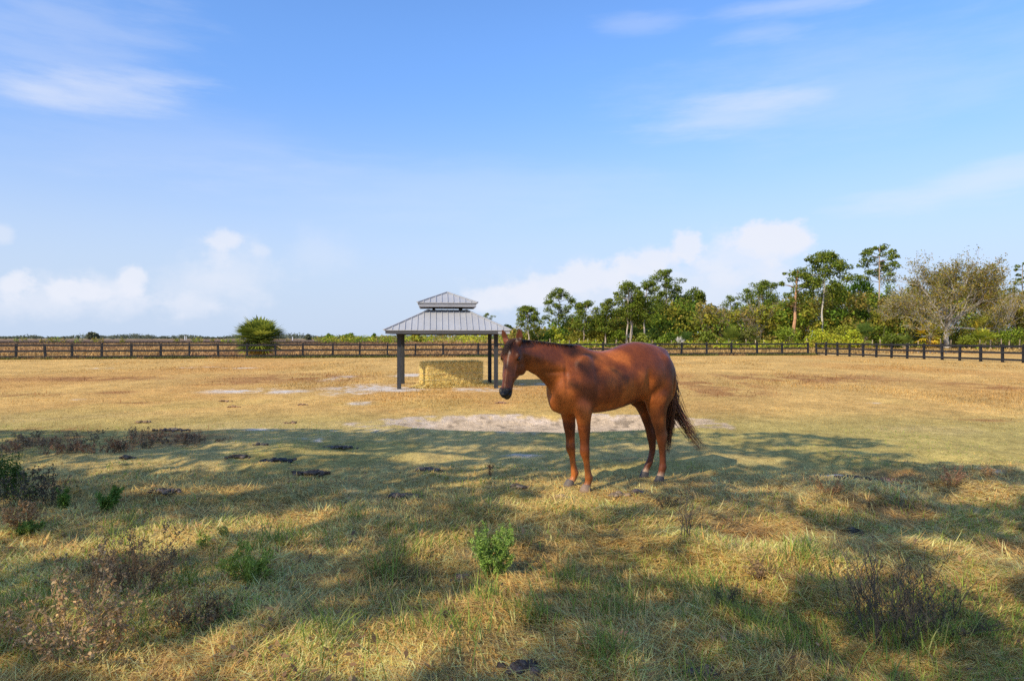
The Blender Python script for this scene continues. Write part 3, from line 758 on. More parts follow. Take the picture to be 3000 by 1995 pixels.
# =================================================================== hay shelter
def build_shelter():
    rz = R(6.5); c = np.array((-2.33, 24.55))
    pw, pd = 3.28, 2.65
    t = thing('hay_shelter', 'open black-posted hay shelter with a two-tier grey metal roof', 'shelter', (c[0], c[1], 0), rz)
    post_m = surf_mat('dark_stained_timber', (.036, .038, .041), .7, .25, noise=[(5, .25), (40, .25)], bump=(50, .3, .004), stretch=(1, 1, .12))
    trim = surf_mat('dark_grey_trim', (.085, .087, .092), .6, .3, use_col=True, noise=[(4, .2), (30, .15)], stretch=(.2, 1, 1))
    metal = surf_mat('galvalume_roofing', (.40, .40, .40), .5, .4, metal=.12, noise=[(1.5, .08), (14, .06)], bump=(3, .12, .01))
    for sx in (-1, 1):
        for sy in (-1, 1):
            m = MB(); w = .135
            m.box((sx * pw / 2, sy * pd / 2, .93), (w, w, 1.98)); m.build('post', post_m, t)
    eW, eD = 4.14, 3.5
    ze = 1.985; z1 = 2.70; hw1, hd1 = .66, .56
    def fascia(W, D, z0, z1, name, t):
        for sy in (-1, 1):
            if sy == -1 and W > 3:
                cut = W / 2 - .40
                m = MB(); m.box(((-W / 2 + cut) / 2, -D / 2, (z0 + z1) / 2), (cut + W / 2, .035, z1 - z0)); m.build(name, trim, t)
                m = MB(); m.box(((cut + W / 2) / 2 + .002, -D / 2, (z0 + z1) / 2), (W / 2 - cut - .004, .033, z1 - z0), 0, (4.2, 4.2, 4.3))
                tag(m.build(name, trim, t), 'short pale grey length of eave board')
            else:
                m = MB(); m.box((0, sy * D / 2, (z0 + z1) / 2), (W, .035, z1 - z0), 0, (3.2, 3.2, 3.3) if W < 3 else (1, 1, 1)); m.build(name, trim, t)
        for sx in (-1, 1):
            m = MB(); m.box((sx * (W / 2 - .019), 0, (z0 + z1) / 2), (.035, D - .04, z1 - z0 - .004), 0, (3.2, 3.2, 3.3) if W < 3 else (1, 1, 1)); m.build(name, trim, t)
    m = MB(); m.box((0, 0, z1 - .005), (2 * hw1 + .10, 2 * hd1 + .10, .03)); roof = m.build('roof', trim, t)
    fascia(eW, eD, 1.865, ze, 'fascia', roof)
    # roof slopes: standing-seam panels
    def slopes(W, D, z0, hw, hd, z1, over, seam, t):
        """four trapezoid (or triangle) sides of one roof, seams included"""
        W += over; D += over
        for k in range(4):
            m = MB()
            if k % 2 == 0: a, b, ha, hb = W / 2, D / 2, hw, hd
            else: a, b, ha, hb = D / 2, W / 2, hd, hw
            th = k * math.pi / 2
            ct, st = math.cos(th), math.sin(th)
            def W3(u, v, z): return (u * ct + v * st, u * st - v * ct, z) if True else None
            # u along the eave, v outwards: rotate so that k = 0 faces -y
            def pt(u, f, lift=0.0):
                v = b + (hb - b) * f; z = z0 + (z1 - z0) * f + lift
                return (u * ct + v * st, u * st - v * ct, z)
            lim = lambda f: a + (ha - a) * f
            q = [pt(-lim(0), 0), pt(lim(0), 0), pt(lim(1), 1), pt(-lim(1), 1)]
            lo = [(x, y, z - .02) for x, y, z in q]
            m.add(q + lo, [[(0, 1, 2, 3), (7, 6, 5, 4), (0, 4, 5, 1), (1, 5, 6, 2), (2, 6, 7, 3), (3, 7, 4, 0)]])
            n = int(a / seam)
            for i in range(-n, n + 1):
                u = i * seam
                if abs(u) > a - .03: continue
                f1 = 1.0 if abs(u) <= ha else (a - abs(u)) / (a - ha)
                P0, P1 = np.array(pt(u, .003, .012)), np.array(pt(u, f1 - .004, .012))
                m.prism(P0, P1, .022, .028)
            m.build('roof_slope', metal, t)
        # hip caps
        for sx in (-1, 1):
            for sy in (-1, 1):
                m = MB(); m.prism((sx * W / 2, sy * D / 2, z0 + .012), (sx * hw, sy * hd, z1 + .014), .09, .03); m.build('hip_cap', metal, t)
    slopes(eW, eD, ze + .003, hw1, hd1, z1, .10, .205, roof)
    uW, uD = 1.98, 1.72
    m = MB(); m.box((0, 0, 2.86), (uW - .09, uD - .09, .02)); cupola = m.build('cupola', trim, t)
    for sx in (-1, 1):
        for sy in (-1, 1):
            m = MB(); m.box((sx * .48, sy * .40, (z1 + 2.80) / 2 - .02), (.10, .10, 2.86 - z1 + .06)); m.build('cupola_post', post_m, cupola)
    fascia(uW, uD, 2.80, 2.945, 'fascia', cupola)
    slopes(uW, uD, 2.949, .012, .012, 3.36, .10, .205, cupola)
    # rafters and tie beams under the big roof
    for sy in (-1, 1):
        m = MB(); m.box((0, sy * pd / 2, 1.90), (pw + .2, .06, .14)); m.build('beam', post_m, t)
    for sx in (-1, 1):
        m = MB(); m.box((sx * pw / 2, 0, 1.898), (.06, pd - .07, .138)); m.build('beam', post_m, t)
    return t
build_shelter()

def build_bale():
    rng = np.random.default_rng(21)
    rz = R(27); L, Wd, H = 2.12, .82, .86
    # front left bottom corner near (-2.93, 24.2)
    fl = np.array((-2.93, 23.62)); e = np.array((math.cos(rz), math.sin(rz))); n = np.array((-math.sin(rz), math.cos(rz)))
    c = fl + e * L / 2 + n * Wd / 2
    hay_m = leaf_mat('hay_straw', .12, .8, spec=.1)
    V = []; F = []; C = []
    nx, ny, nz = 56, 26, 28
    def face(o, a, b, na, nb, flip):
        u, v = np.meshgrid(np.linspace(0, 1, na), np.linspace(0, 1, nb), indexing='ij')
        P = np.array(o) + u.reshape(-1, 1) * np.array(a) + v.reshape(-1, 1) * np.array(b)
        i, j = np.meshgrid(np.arange(na - 1), np.arange(nb - 1), indexing='ij'); i = i.ravel(); j = j.ravel()
        Q = np.c_[i * nb + j, (i + 1) * nb + j, (i + 1) * nb + j + 1, i * nb + j + 1]
        return P, (Q[:, ::-1] if flip else Q)
    m = MB(); x0, y0 = -L / 2, -Wd / 2
    for o, a, b, na, nb, fp in (((x0, y0, 0), (L, 0, 0), (0, 0, H), nx, nz, False), ((x0, -y0, 0), (L, 0, 0), (0, 0, H), nx, nz, True), ((x0, y0, 0), (0, Wd, 0), (0, 0, H), ny, nz, True), ((-x0, y0, 0), (0, Wd, 0), (0, 0, H), ny, nz, False), ((x0, y0, H), (L, 0, 0), (0, Wd, 0), nx, ny, False)):
        P, Q = face(o, a, b, na, nb, fp)
        r = P - np.array((0, 0, H / 2)); hx = np.array((L / 2, Wd / 2, H / 2)); q = np.abs(r) / hx
        P = P * 1.0
        rad = ((q ** 14).sum(1)) ** (1 / 14); P[:, :2] = r[:, :2] / rad[:, None]; P[:, 2] = np.maximum(r[:, 2] / rad, -H / 2) + H / 2
        k = .075 * (fbm(P[:, 0] * 2 + P[:, 2], P[:, 1] * 2 + P[:, 2] * 2, .16, 4, 4) - .5)
        P = P + k[:, None] * r / np.linalg.norm(r, axis=1)[:, None] * 1.6
        band = .9 + .1 * np.sin(P[:, 0] * 26 + 2 * fbm(P[:, 0], P[:, 2], .2, 7, 2))
        col = np.array((.88, .66, .22)) * (.72 + .45 * fbm(P[:, 0] * 1.5, P[:, 2] + P[:, 1], .07, 9, 3))[:, None] * band[:, None]
        m.add(P, [Q], col)
    # straw sticking out of every face
    n_ = 9000; f = rng.choice(5, n_, p=[.34, .14, .16, .12, .24])
    P = np.c_[rng.uniform(-L / 2, L / 2, n_), rng.uniform(-Wd / 2, Wd / 2, n_), rng.uniform(0.0, H, n_)]; Nn = np.zeros((n_, 3))
    for k, (ax_, v, s) in enumerate(((1, -Wd / 2, -1), (1, Wd / 2, 1), (0, -L / 2, -1), (0, L / 2, 1), (2, H, 1))):
        P[f == k, ax_] = v * .985; Nn[f == k, ax_] = s
    D = Nn * rng.uniform(.15, .6, n_)[:, None] + rng.normal(0, .55, (n_, 3)) ; D /= np.linalg.norm(D, axis=1)[:, None]
    S = np.cross(D, Nn + rng.normal(0, .3, (n_, 3))); S /= np.linalg.norm(S, axis=1)[:, None]
    ln = rng.uniform(.03, .15, n_)[:, None]; w = rng.uniform(.003, .007, n_)[:, None]
    V = np.stack([P - D * ln * .4 - S * w, P - D * ln * .4 + S * w, P + D * ln * .6 + Nn * .012 + S * w * .5, P + D * ln * .6 + Nn * .012 - S * w * .5], 1).reshape(-1, 3)
    col = np.array((.95, .75, .30)) * rng.uniform(.55, 1.25, n_)[:, None]; col[rng.random(n_) < .12] *= np.array((.7, .9, .8))
    m.add(V, [np.arange(n_ * 4).reshape(-1, 4)], np.repeat(col, 4, 0))
    b = m.build('hay_bale', hay_m, None)
    tag(b, 'large rectangular golden hay bale lying under the metal-roofed shelter', 'hay bale')
    b.location = (c[0], c[1], .012); b.rotation_euler = (0, 0, rz)
    tw = surf_mat('baling_twine', (.55, .50, .36), .8, .2)
    for z in (.25, .46, .66):
        m = MB(); a, d = L / 2 + .018, Wd / 2 + .018
        m.tube([(-a, -d, z), (a, -d, z), (a, d, z), (-a, d, z), (-a, -d, z)], .0045, 5); m.build('twine', tw, b)
    # loose hay around its foot
    n_ = 9000; t = rng.random(n_)
    lx = rng.uniform(-L / 2 - .42, L / 2 + .3, n_); ly = -Wd / 2 - np.abs(rng.normal(0, .17, n_)); sw = rng.random(n_) < .25
    lx[sw] = -L / 2 - np.abs(rng.normal(0, .2, sw.sum())); ly[sw] = rng.uniform(-Wd / 2 - .1, Wd / 2, sw.sum())
    hgt = .13 * np.exp(-np.maximum(np.maximum(-Wd / 2 - ly, 0), np.maximum(-L / 2 - lx, 0)) / .12)
    px = c[0] + lx * e[0] + ly * n[0]; py = c[1] + lx * e[1] + ly * n[1]
    P = np.c_[px, py, hgt * rng.random(n_) + .01]; az = rng.uniform(0, 6.283, n_)
    v, q, tp, cc = blades(P, az, rng.uniform(.05, .16, n_), rng.uniform(.006, .013, n_), rng.uniform(.9, 1.75, n_), rng.normal(.2, .3, n_), np.array((.95, .76, .30)) * rng.uniform(.5, 1.25, n_)[:, None], 2)
    v[:, 2] = np.maximum(v[:, 2], .008)
    tag(obj('loose_hay', make_mesh('loose_hay', v, [q, tp], cc), hay_m), 'loose golden hay spilled along the foot of the bale', kind='stuff')
build_bale()

# road and pale track seen past the fences
def strip(name, pts, w, col, z):
    m = MB(); P = np.array(pts, float); T = np.gradient(P, axis=0); T /= np.linalg.norm(T, axis=1)[:, None]; S = np.c_[-T[:, 1], T[:, 0]] * w / 2
    V = np.r_[np.c_[P + S, np.full(len(P), z)], np.c_[P - S, np.full(len(P), z)]]; k = len(P)
    m.add(V, [[(i, k + i, k + i + 1, i + 1) for i in range(k - 1)]])
    tag(m.build(name, surf_mat(name + '_surface', col, .9, .1, noise=[(.4, .12), (3, .12)]), None), kind='structure')
strip('road', [(46, 79), (55, 76.5), (66, 73), (80, 68), (100, 60)], 4.6, (.50, .48, .45), .03)
strip('gravel_track', [(-372, 505), (-330, 508), (-290, 512), (-262, 516)], 7, (.62, .62, .63), .75)
def build_far_posts():
    wp = surf_mat('white_far_post', (.78, .78, .78), .6, .3)
    for px, py, D, h, lab in ((541, 985, 430, 2.7, 'first of two white poles close together near the horizon'), (545.5, 985, 430, 2.6, 'second of two white poles close together near the horizon'), (857, 985, 380, 2.0, 'single short white pole on the flat land beyond the round palm'), (1003, 985, 300, .8, 'tiny white marker post between the palm and the hay shelter')):
        m = MB(); x = (px - 1500) / FPX * D
        m.tube([(x, D, 0), (x, D, h * .8), (x, D, h)], [.20, .20, .12], 8); tag(m.build('white_pole', wp, None), lab, 'pole', 'white poles on the horizon')
build_far_posts()
# =================================================================== trees
bark = surf_mat('tree_bark', (1, 1, 1), .9, .1, use_col=True, noise=[(1.2, .25), (8, .3)], stretch=(1, 1, .25))
leafm = leaf_mat('tree_leaves', .38, .6, (1.48, 1.45, .95), spec=.12)

def leaf_quads(P, Nr, size, aspect, col, rng, jit=.6):
    n = len(P)
    Nn = Nr + rng.normal(0, jit, (n, 3)); Nn /= np.linalg.norm(Nn, axis=1)[:, None] + 1e-9
    A = np.cross(Nn, rng.normal(0, 1, (n, 3))); A /= np.linalg.norm(A, axis=1)[:, None] + 1e-9
    B = np.cross(Nn, A)
    s = np.broadcast_to(np.asarray(size, float), (n,))[:, None] * rng.uniform(.65, 1.3, (n, 1)); a = A * s * .5; b = B * s * .5 * aspect
    V = np.stack([P - a, P - b * .8 + a * .1, P + a, P + b * .8 + a * .1], 1).reshape(-1, 3)
    return V, np.arange(4 * n).reshape(-1, 4), np.repeat(col, 4, 0)

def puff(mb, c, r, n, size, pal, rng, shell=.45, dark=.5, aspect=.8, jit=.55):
    """a clump of leaves in an ellipsoid; shade inside and below is painted into the colour"""
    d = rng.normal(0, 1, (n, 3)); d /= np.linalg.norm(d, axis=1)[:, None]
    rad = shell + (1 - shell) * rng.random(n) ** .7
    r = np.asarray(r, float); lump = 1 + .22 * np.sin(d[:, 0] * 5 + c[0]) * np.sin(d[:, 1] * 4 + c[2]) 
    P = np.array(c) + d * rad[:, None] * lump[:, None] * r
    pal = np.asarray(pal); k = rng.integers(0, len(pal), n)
    col = pal[k] * rng.uniform(.7, 1.3, n)[:, None] * (1 - dark * (1 - rad) - .25 * dark * np.clip(-d[:, 2], 0, 1))[:, None]  # inner and lower leaves darkened as painted shade
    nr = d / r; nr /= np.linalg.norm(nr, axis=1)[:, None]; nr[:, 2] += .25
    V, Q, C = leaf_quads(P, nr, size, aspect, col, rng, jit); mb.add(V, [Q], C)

def place(px, D): return ((px - 1500) / FPX * D, D)
def hgt(py, D): return CAMH + (HORIZON - py) / FPX * D

PINE = [(0.111, 0.162, 0.025), (0.157, 0.201, 0.033), (0.074, 0.111, 0.022), (0.194, 0.212, 0.044)]
DARKG = [(0.083, 0.145, 0.022), (0.111, 0.178, 0.025), (0.056, 0.093, 0.019)]
OLIVE = [(0.250, 0.238, 0.037), (0.194, 0.204, 0.035), (0.305, 0.255, 0.050), (0.157, 0.162, 0.031)]
LIME = [(.34, .40, .045), (.42, .44, .055), (.25, .32, .04), (.46, .42, .06)]
MIDG = [(0.157, 0.221, 0.035), (0.111, 0.170, 0.027), (0.204, 0.255, 0.037)]
BROWN = [(0.278, 0.204, 0.069), (0.213, 0.170, 0.056), (0.333, 0.238, 0.088), (0.185, 0.178, 0.044)]
GOLD = [(.34, .26, .04), (.26, .24, .05), (.20, .22, .05)]
PALMG = [(0.167, 0.221, 0.044), (0.120, 0.178, 0.037), (0.241, 0.272, 0.050)]

def trunk_line(H, lean, rng, n=8, wob=.15):
    z = np.linspace(0, 1, n); P = np.c_[lean[0] * z ** 1.4 + rng.normal(0, wob, n) * z * (1 - z) * 2, lean[1] * z + rng.normal(0, wob, n) * z * (1 - z) * 2, z * H]
    P[0] = (0, 0, -.3); return P

def pine(label, px, top, wpx, D, base=.5, seed=0, n=18, tc=(.20, .165, .135), r0=None, pal=PINE, lean=0, dense=1.0, tpx=None, flat=.68, group='pines standing above the woods', trunk_to=.96, pr=.17, twin=0):
    rng = np.random.default_rng(seed); x, y = place(px, D); H = hgt(top, D); W = wpx / FPX * D
    t = thing('pine_tree', label, 'pine tree', (x, y, 0), 0, group)
    r0 = r0 or .011 * H + .04
    lx = lean if tpx is None else 0
    tr = MB(); P = trunk_line(H * trunk_to, (lx, 0), rng, 9)
    if tpx is not None:
        dx = (tpx - px) / FPX * D; P[:, 0] += dx * (1 - (P[:, 2] / H).clip(0, 1) ** 1.5)
    tr.tube(P, np.linspace(r0, r0 * .28, 9) * np.r_[1.25, np.ones(8)], 7, np.array(tc))
    if twin: tr.tube(P * np.array((1, 1, .9)) + np.array((twin, .3, 0)) * np.linspace(1, .6, 9)[:, None], np.linspace(r0 * .9, r0 * .25, 9), 7, np.array(tc) * .92)
    cr = MB(); zb = H * base
    for k in range(n):
        f = (k + .5) / n; z = zb + (H - zb) * (f ** .85)
        env = (.55 + .45 * math.sin(min(1, f * 1.25) * math.pi * .62 + .25)) * (1 - .55 * max(0, f - .72) / .28)
        if f > .9: env *= .6
        a = k * 2.4 + rng.normal(0, .5); rad = W / 2 * env * rng.uniform(.45, .95)
        tx = np.interp(z, P[:, 2], P[:, 0]); ty = np.interp(z, P[:, 2], P[:, 1])
        c = np.array((tx + math.cos(a) * rad, ty + math.sin(a) * rad * .9, z - .02 * H))
        q = W * pr * 1.28 * rng.uniform(.7, 1.25) * (1 - .2 * f)
        c[2] = min(c[2], H - q * flat * .8)
        z0 = max(zb * .8, z - rad * rng.uniform(.25, .7)); b = np.array((np.interp(z0, P[:, 2], P[:, 0]), np.interp(z0, P[:, 2], P[:, 1]), z0))
        mid = (b + c) / 2 + np.array((0, 0, -.08 * rad)) + rng.normal(0, .12, 3)
        tr.tube([b, mid, c - np.array((0, 0, q * .25))], [r0 * .34, r0 * .22, r0 * .09], 4, np.array(tc) * .62)
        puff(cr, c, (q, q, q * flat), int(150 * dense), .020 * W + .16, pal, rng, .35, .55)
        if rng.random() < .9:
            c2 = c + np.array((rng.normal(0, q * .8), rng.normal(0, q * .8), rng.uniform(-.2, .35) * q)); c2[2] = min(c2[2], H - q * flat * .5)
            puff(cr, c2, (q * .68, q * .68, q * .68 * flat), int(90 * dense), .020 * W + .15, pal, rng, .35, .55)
    tr.build('trunk', bark, t); cr.build('crown', leafm, t)
    return t

def dense_tree(label, px, top, wpx, D, seed, pal=DARKG, bot=.12, n=34, tc=(.16, .13, .10), leaf=.36, cat='tree', name='leafy_tree', group='broadleaf trees in the woods', zs=1.0, per=130, gap=1.0):
    rng = np.random.default_rng(seed); x, y = place(px, D); H = hgt(top, D); W = wpx / FPX * D
    t = thing(name, label, cat, (x, y, 0), 0, group)
    tr = MB(); cr = MB(); r0 = .018 * H + .05
    P = trunk_line(H * .8, (rng.normal(0, .3), 0), rng, 7); tr.tube(P, np.linspace(r0, r0 * .3, 7), 6, np.array(tc))
    zc = H * (bot + (1 - bot) * .5); rz = H * (1 - bot) * .5
    for k in range(n):
        d = rng.normal(0, 1, 3); d /= np.linalg.norm(d); rr = rng.uniform(.45, .95)
        q = W * .5 * rng.uniform(.26, .42); qz = min(q * .8, rz * .6)
        sh = 1 - .25 * max(0, d[2])
        c = np.array((d[0] * (W / 2 - q * .7) * rr * sh, d[1] * (W / 2 - q * .7) * rr * sh, zc + d[2] * (rz - qz * .75) * rr * zs))
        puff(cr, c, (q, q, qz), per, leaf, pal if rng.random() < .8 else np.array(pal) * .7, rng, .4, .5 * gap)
        if k % 3 == 0: tr.tube([P[3], (P[3] + c) / 2 + rng.normal(0, .2, 3), c], [r0 * .4, r0 * .25, r0 * .1], 4, np.array(tc) * .8)
    tr.build('trunk', bark, t); cr.build('crown', leafm, t)
    return t

def branchy(mbT, mbL, start, d, L, r, lev, rng, tc, leaf_n, leaf_s, pal, spread=.55, up=.12, kids=(3, 4), minr=.012, tipl=.0):
    """recursive limbs down to twigs with sparse leaves"""
    k = 4 if lev > 1 else 3
    P = [np.array(start, float)]; dd = np.array(d, float)
    for i in range(k):
        dd = dd + rng.normal(0, .13, 3) + np.array((0, 0, up * .35)); dd /= np.linalg.norm(dd); P.append(P[-1] + dd * L / k)
    mbT.tube(P, np.linspace(r, max(r * .5, minr * .6), k + 1), 5 if r > .06 else 3, np.array(tc) * rng.uniform(.75, 1.2), cap=False)
    if lev == 0 or lev == 1:
        m = leaf_n if lev == 0 else leaf_n // 2
        if m > 0:
            f = rng.random(m); i = np.clip((f * k).astype(int), 0, k - 1); Pa = np.array(P)
            C = Pa[i] + (Pa[i + 1] - Pa[i]) * (f * k - i)[:, None] + rng.normal(0, L * .16 + leaf_s * .4, (m, 3))
            col = np.asarray(pal)[rng.integers(0, len(pal), m)] * rng.uniform(.6, 1.35, m)[:, None]
            V, Q, Cc = leaf_quads(C, rng.normal(0, 1, (m, 3)) + np.array((0, 0, .5)), leaf_s, .7, col, rng, .5); mbL.add(V, [Q], Cc)
        if lev == 0: return
    n = rng.integers(kids[0], kids[1] + 1)
    for j in range(n):
        f = rng.uniform(.35, 1.0) if j else 1.0
        i = min(int(f * k), k - 1); b = P[i] + (P[i + 1] - P[i]) * (f * k - i)
        q = dd + rng.normal(0, spread, 3) + np.array((0, 0, up)); q /= np.linalg.norm(q)
        branchy(mbT, mbL, b, q, L * rng.uniform(.55, .8), max(r * .52, minr), lev - 1, rng, tc, leaf_n, leaf_s, pal, spread, up, kids, minr)

def bare_tree(label, px, top, wpx, D, seed, tc=(.30, .265, .22), pal=BROWN, leaf_n=5, lev=3, name='bare_tree', cat='tree', group='bare grey-brown trees in the woods', trunks=5, leaf_s=.22, z0=.2, kids=(3, 4)):
    rng = np.random.default_rng(seed); x, y = place(px, D); H = hgt(top, D); W = wpx / FPX * D
    t = thing(name, label, cat, (x, y, 0), 0, group)
    tr = MB(); cr = MB()
    for k in range(trunks):
        a = k * 2 * math.pi / trunks + rng.normal(0, .4); s = rng.uniform(.1, 1.0) * W / 2 / max(H, 1) * 1.0
        d = np.array((math.cos(a) * s, math.sin(a) * s, .85)); d /= np.linalg.norm(d)
        branchy(tr, cr, (rng.normal(0, .2), rng.normal(0, .2), -.1), d, H * .46, .05 + .006 * H, lev, rng, tc, leaf_n, leaf_s, pal, .38, .10, kids, .022)
    tr.build('trunk', bark, t)
    if cr.n: cr.build('crown', leafm, t)
    return t

def frond(mb, base, d, pet, L, nb, pal, rng, droop=.35, w=.05, dead=0.0, span=2.0):
    """one fan leaf: a stalk, then blades spreading from its end"""
    d = np.array(d, float); d /= np.linalg.norm(d); base = np.array(base, float)
    hub = base + d * pet + np.array((0, 0, -.10 * pet * (1 - d[2])))
    side = np.cross(d, (0, 0, 1.0)); s = np.linalg.norm(side); side = side / s if s > .05 else np.array((1.0, 0, 0))
    nrm = np.cross(side, d)
    col = np.asarray(pal)[rng.integers(0, len(pal))] * rng.uniform(.7, 1.25)
    mb.tube([base, (base + hub) / 2 + np.array((0, 0, .03 * pet)), hub], [w * .5, w * .42, w * .35], 3, col * .9, cap=False)
    a = np.linspace(-span, span, nb) + rng.normal(0, .04, nb)
    ln = L * (1 - .28 * (np.abs(a) / span) ** 2) * rng.uniform(.88, 1.08, nb)
    D = np.cos(a)[:, None] * d + np.sin(a)[:, None] * side + .22 * (1 - np.cos(a))[:, None] * nrm * .6; D /= np.linalg.norm(D, axis=1)[:, None]
    Wv = -np.sin(a)[:, None] * d + np.cos(a)[:, None] * side
    p1 = hub + D * (ln * .55)[:, None]; p1[:, 2] -= droop * .10 * L
    p2 = hub + D * ln[:, None]; p2[:, 2] -= droop * L * rng.uniform(.35, .65, nb)
    V = np.stack([hub - Wv * w * .25, hub + Wv * w * .25, p1 + Wv * w, p1 - Wv * w, p2], 1).reshape(-1, 3) if False else None
    H_ = np.tile(hub, (nb, 1))
    V = np.stack([H_ - Wv * w * .2, H_ + Wv * w * .2, p1 + Wv * w * .9, p1 - Wv * w * .9, p2], 1).reshape(-1, 3)
    b = np.arange(nb)[:, None] * 5
    c = col * rng.uniform(.75, 1.25, (nb, 1)); C = np.repeat(c, 5, 0)
    mb.add(V, [b + np.array([[0, 1, 2, 3]]), b + np.array([[3, 2, 4]])], C)

def palm(label, px, top, wpx, D, seed, trunk_h, nf=26, pal=PALMG, nb=16, dead=6, group='cabbage palms at the edge of the woods', tc=(.30, .24, .17), name='cabbage_palm', w=.05, y=None, deadcol=None, flat=1.0):
    rng = np.random.default_rng(seed); x, yy = place(px, D); H = hgt(top, D); R_ = wpx / FPX * D / 2
    t = thing(name, label, 'palm', (x, yy, 0), 0, group)
    tr = MB(); zz = np.linspace(-.2, trunk_h, 8); r = np.interp(zz, [-.2, .15, trunk_h], [.34, .24, .22])
    tr.tube(np.c_[np.zeros(8), np.zeros(8), zz], r, 9, np.array(tc) * .7)
    for k in range(int(26 + trunk_h * 22)):      # old leaf bases
        z = rng.uniform(.02, trunk_h); a = rng.uniform(0, 6.283); c = np.array((math.cos(a), math.sin(a), 0))
        p = c * np.interp(z, [-.2, .15, trunk_h], [.34, .24, .22]) + np.array((0, 0, z))
        tr.tube([p, p + c * .10 + np.array((0, 0, .16)), p + c * .17 + np.array((0, 0, .36))], [.06, .045, .02], 4, np.array(tc) * rng.uniform(.6, 1.35))
    tr.build('trunk', bark, t)
    cr = MB(); c0 = np.array((0, 0, trunk_h)); up = H - trunk_h
    for k in range(nf):
        f = (k + .5) / nf; el = R(-38) + R(122) * (1 - f) ** .9; a = k * 2.399 + rng.normal(0, .2)
        reach = (R_ * 1.14) * math.cos(el) ** 2 + up * 1.0 * math.sin(el) ** 2 if el > 0 else R_ * 1.08
        reach *= rng.uniform(.86, 1.04)
        d = (math.cos(a) * math.cos(el), math.sin(a) * math.cos(el), math.sin(el))
        frond(cr, c0 + np.array(d) * .15, d, reach * .56, reach * .50, nb, pal, rng, .30 + .5 * (el < 0), w)
    cr.build('crown', leafm, t)
    if dead:
        dm = MB()
        for k in range(dead):
            a = rng.uniform(0, 6.283); el = R(rng.uniform(-62, -28)); d = (math.cos(a) * math.cos(el), math.sin(a) * math.cos(el), math.sin(el))
            frond(dm, c0, d, min(R_ * .55, trunk_h * .8), min(R_ * .42, trunk_h * .6) + .2, nb, deadcol or [(.36, .26, .10), (.28, .19, .09)], rng, .8, w)
        dm.build('dead_fronds', leafm, t)
    return t

# the round palm behind the fence
def round_palm():
    rng = np.random.default_rng(5); x, y = place(759, 60.5)
    t = thing('fan_palm', 'round bushy green fan palm growing alone behind the black fence', 'palm', (x, y, 0))
    tr = MB(); zz = np.linspace(-.2, 1.2, 6); tr.tube(np.c_[np.zeros(6), np.zeros(6), zz], [.4, .34, .28, .26, .26, .24], 9, (.34, .27, .18))
    for k in range(54):
        z = rng.uniform(.02, .9); a = rng.uniform(0, 6.283); c = np.array((math.cos(a), math.sin(a), 0)); p = c * .28 + np.array((0, 0, z))
        tr.tube([p, p + c * .16 + np.array((0, 0, .2)), p + c * .34 + np.array((0, 0, .5))], [.07, .055, .02], 4, np.array((.66, .55, .36)) * rng.uniform(.7, 1.2))
    tr.build('trunk', bark, t)
    cr = MB(); pal = [(.20, .235, .045), (.13, .17, .038), (.27, .285, .06), (.07, .10, .03), (.17, .20, .045)]; c0 = np.array((0, 0, 1.42))
    for k in range(76):
        f = (k + .5) / 76; el = math.asin(min(.998, -.34 + 1.35 * (1 - f))); a = k * 2.399 + rng.normal(0, .2)
        reach = (2.20 + .45 * math.cos(el) ** 2) * rng.uniform(.92, 1.04)
        if el < 0: reach = min(reach, 1.0 / max(.05, -math.sin(el)), 2.2)
        d = np.array((math.cos(a) * math.cos(el), math.sin(a) * math.cos(el), math.sin(el)))
        frond(cr, c0 + d * .12, d, reach * .54, reach * .52, 13, pal, rng, .20 + .25 * (el < 0), .10, span=1.9)
    cr.build('crown', leafm, t)
    dm = MB()
    for k in range(12):
        a = rng.uniform(0, 6.283); el = R(rng.uniform(-45, -15)); d = (math.cos(a) * math.cos(el), math.sin(a) * math.cos(el), math.sin(el))
        frond(dm, c0, d, 1.0, .8, 14, [(.50, .36, .14), (.40, .27, .12)], rng, .5, .05)
    dm.build('dead_fronds', leafm, t)
round_palm()

DW = 128
pine('tiny round-topped pine showing above the sloping shelter roof', 1427, 917, 34, 260, .62, 101, 12, dense=.8)
dense_tree('dark rounded tree beside the tip of the shelter roof', 1487, 940, 44, 240, 102, [(0.088, 0.120, 0.042), (0.072, 0.098, 0.036)], .1, 20, leaf=.55)
pine('small pine with a pale slim trunk just beyond the shelter roof', 1546, 896, 84, 114, .42, 103, 20, (.52, .44, .34), tpx=1550)
pine('pine with layered crown, tallest of the small group past the horse\'s ears', 1637, 843, 88, DW, .38, 104, 26, tpx=1637, pr=.15)
pine('spreading low pine behind the horse\'s neck', 1720, 880, 80, 115, .40, 105, 20, (.34, .28, .22), tpx=1708)
pine('narrow pine with a pale crooked trunk above the horse\'s withers', 1784, 874, 62, 114, .33, 106, 22, (.32, .25, .19), tpx=1772, pr=.22)
pine('twin-trunked broad pine marking the start of the tall wood', 1843, 823, 84, 114, .42, 107, 26, (.46, .38, .29), tpx=1836, twin=.75, pr=.2)
pine('pine with a pale trunk next to the twin-trunked one', 1898, 820, 74, 115, .40, 108, 24, (.52, .43, .34), tpx=1885, pr=.2)
pine('tall open pine spreading its flat crown over the left wood', 1951, 789, 100, DW + 6, .66, 109, 20, tpx=1953, pr=.14)
dense_tree('full dark green tree right under the flat-crowned tall pine', 1985, 830, 84, DW + 8, 110, PINE, .1, 34)
dense_tree('rounded tree sloping down at the right end of the left wood', 2038, 822, 100, DW + 8, 111, PINE, .1, 40)
dense_tree('lower dark tree on the slope of the left wood', 2082, 872, 70, DW + 6, 112, DARKG, .1, 26)
pine('small round pine in the dip between the two stands of wood', 2140, 865, 62, DW + 8, .3, 113, 18, pr=.22)
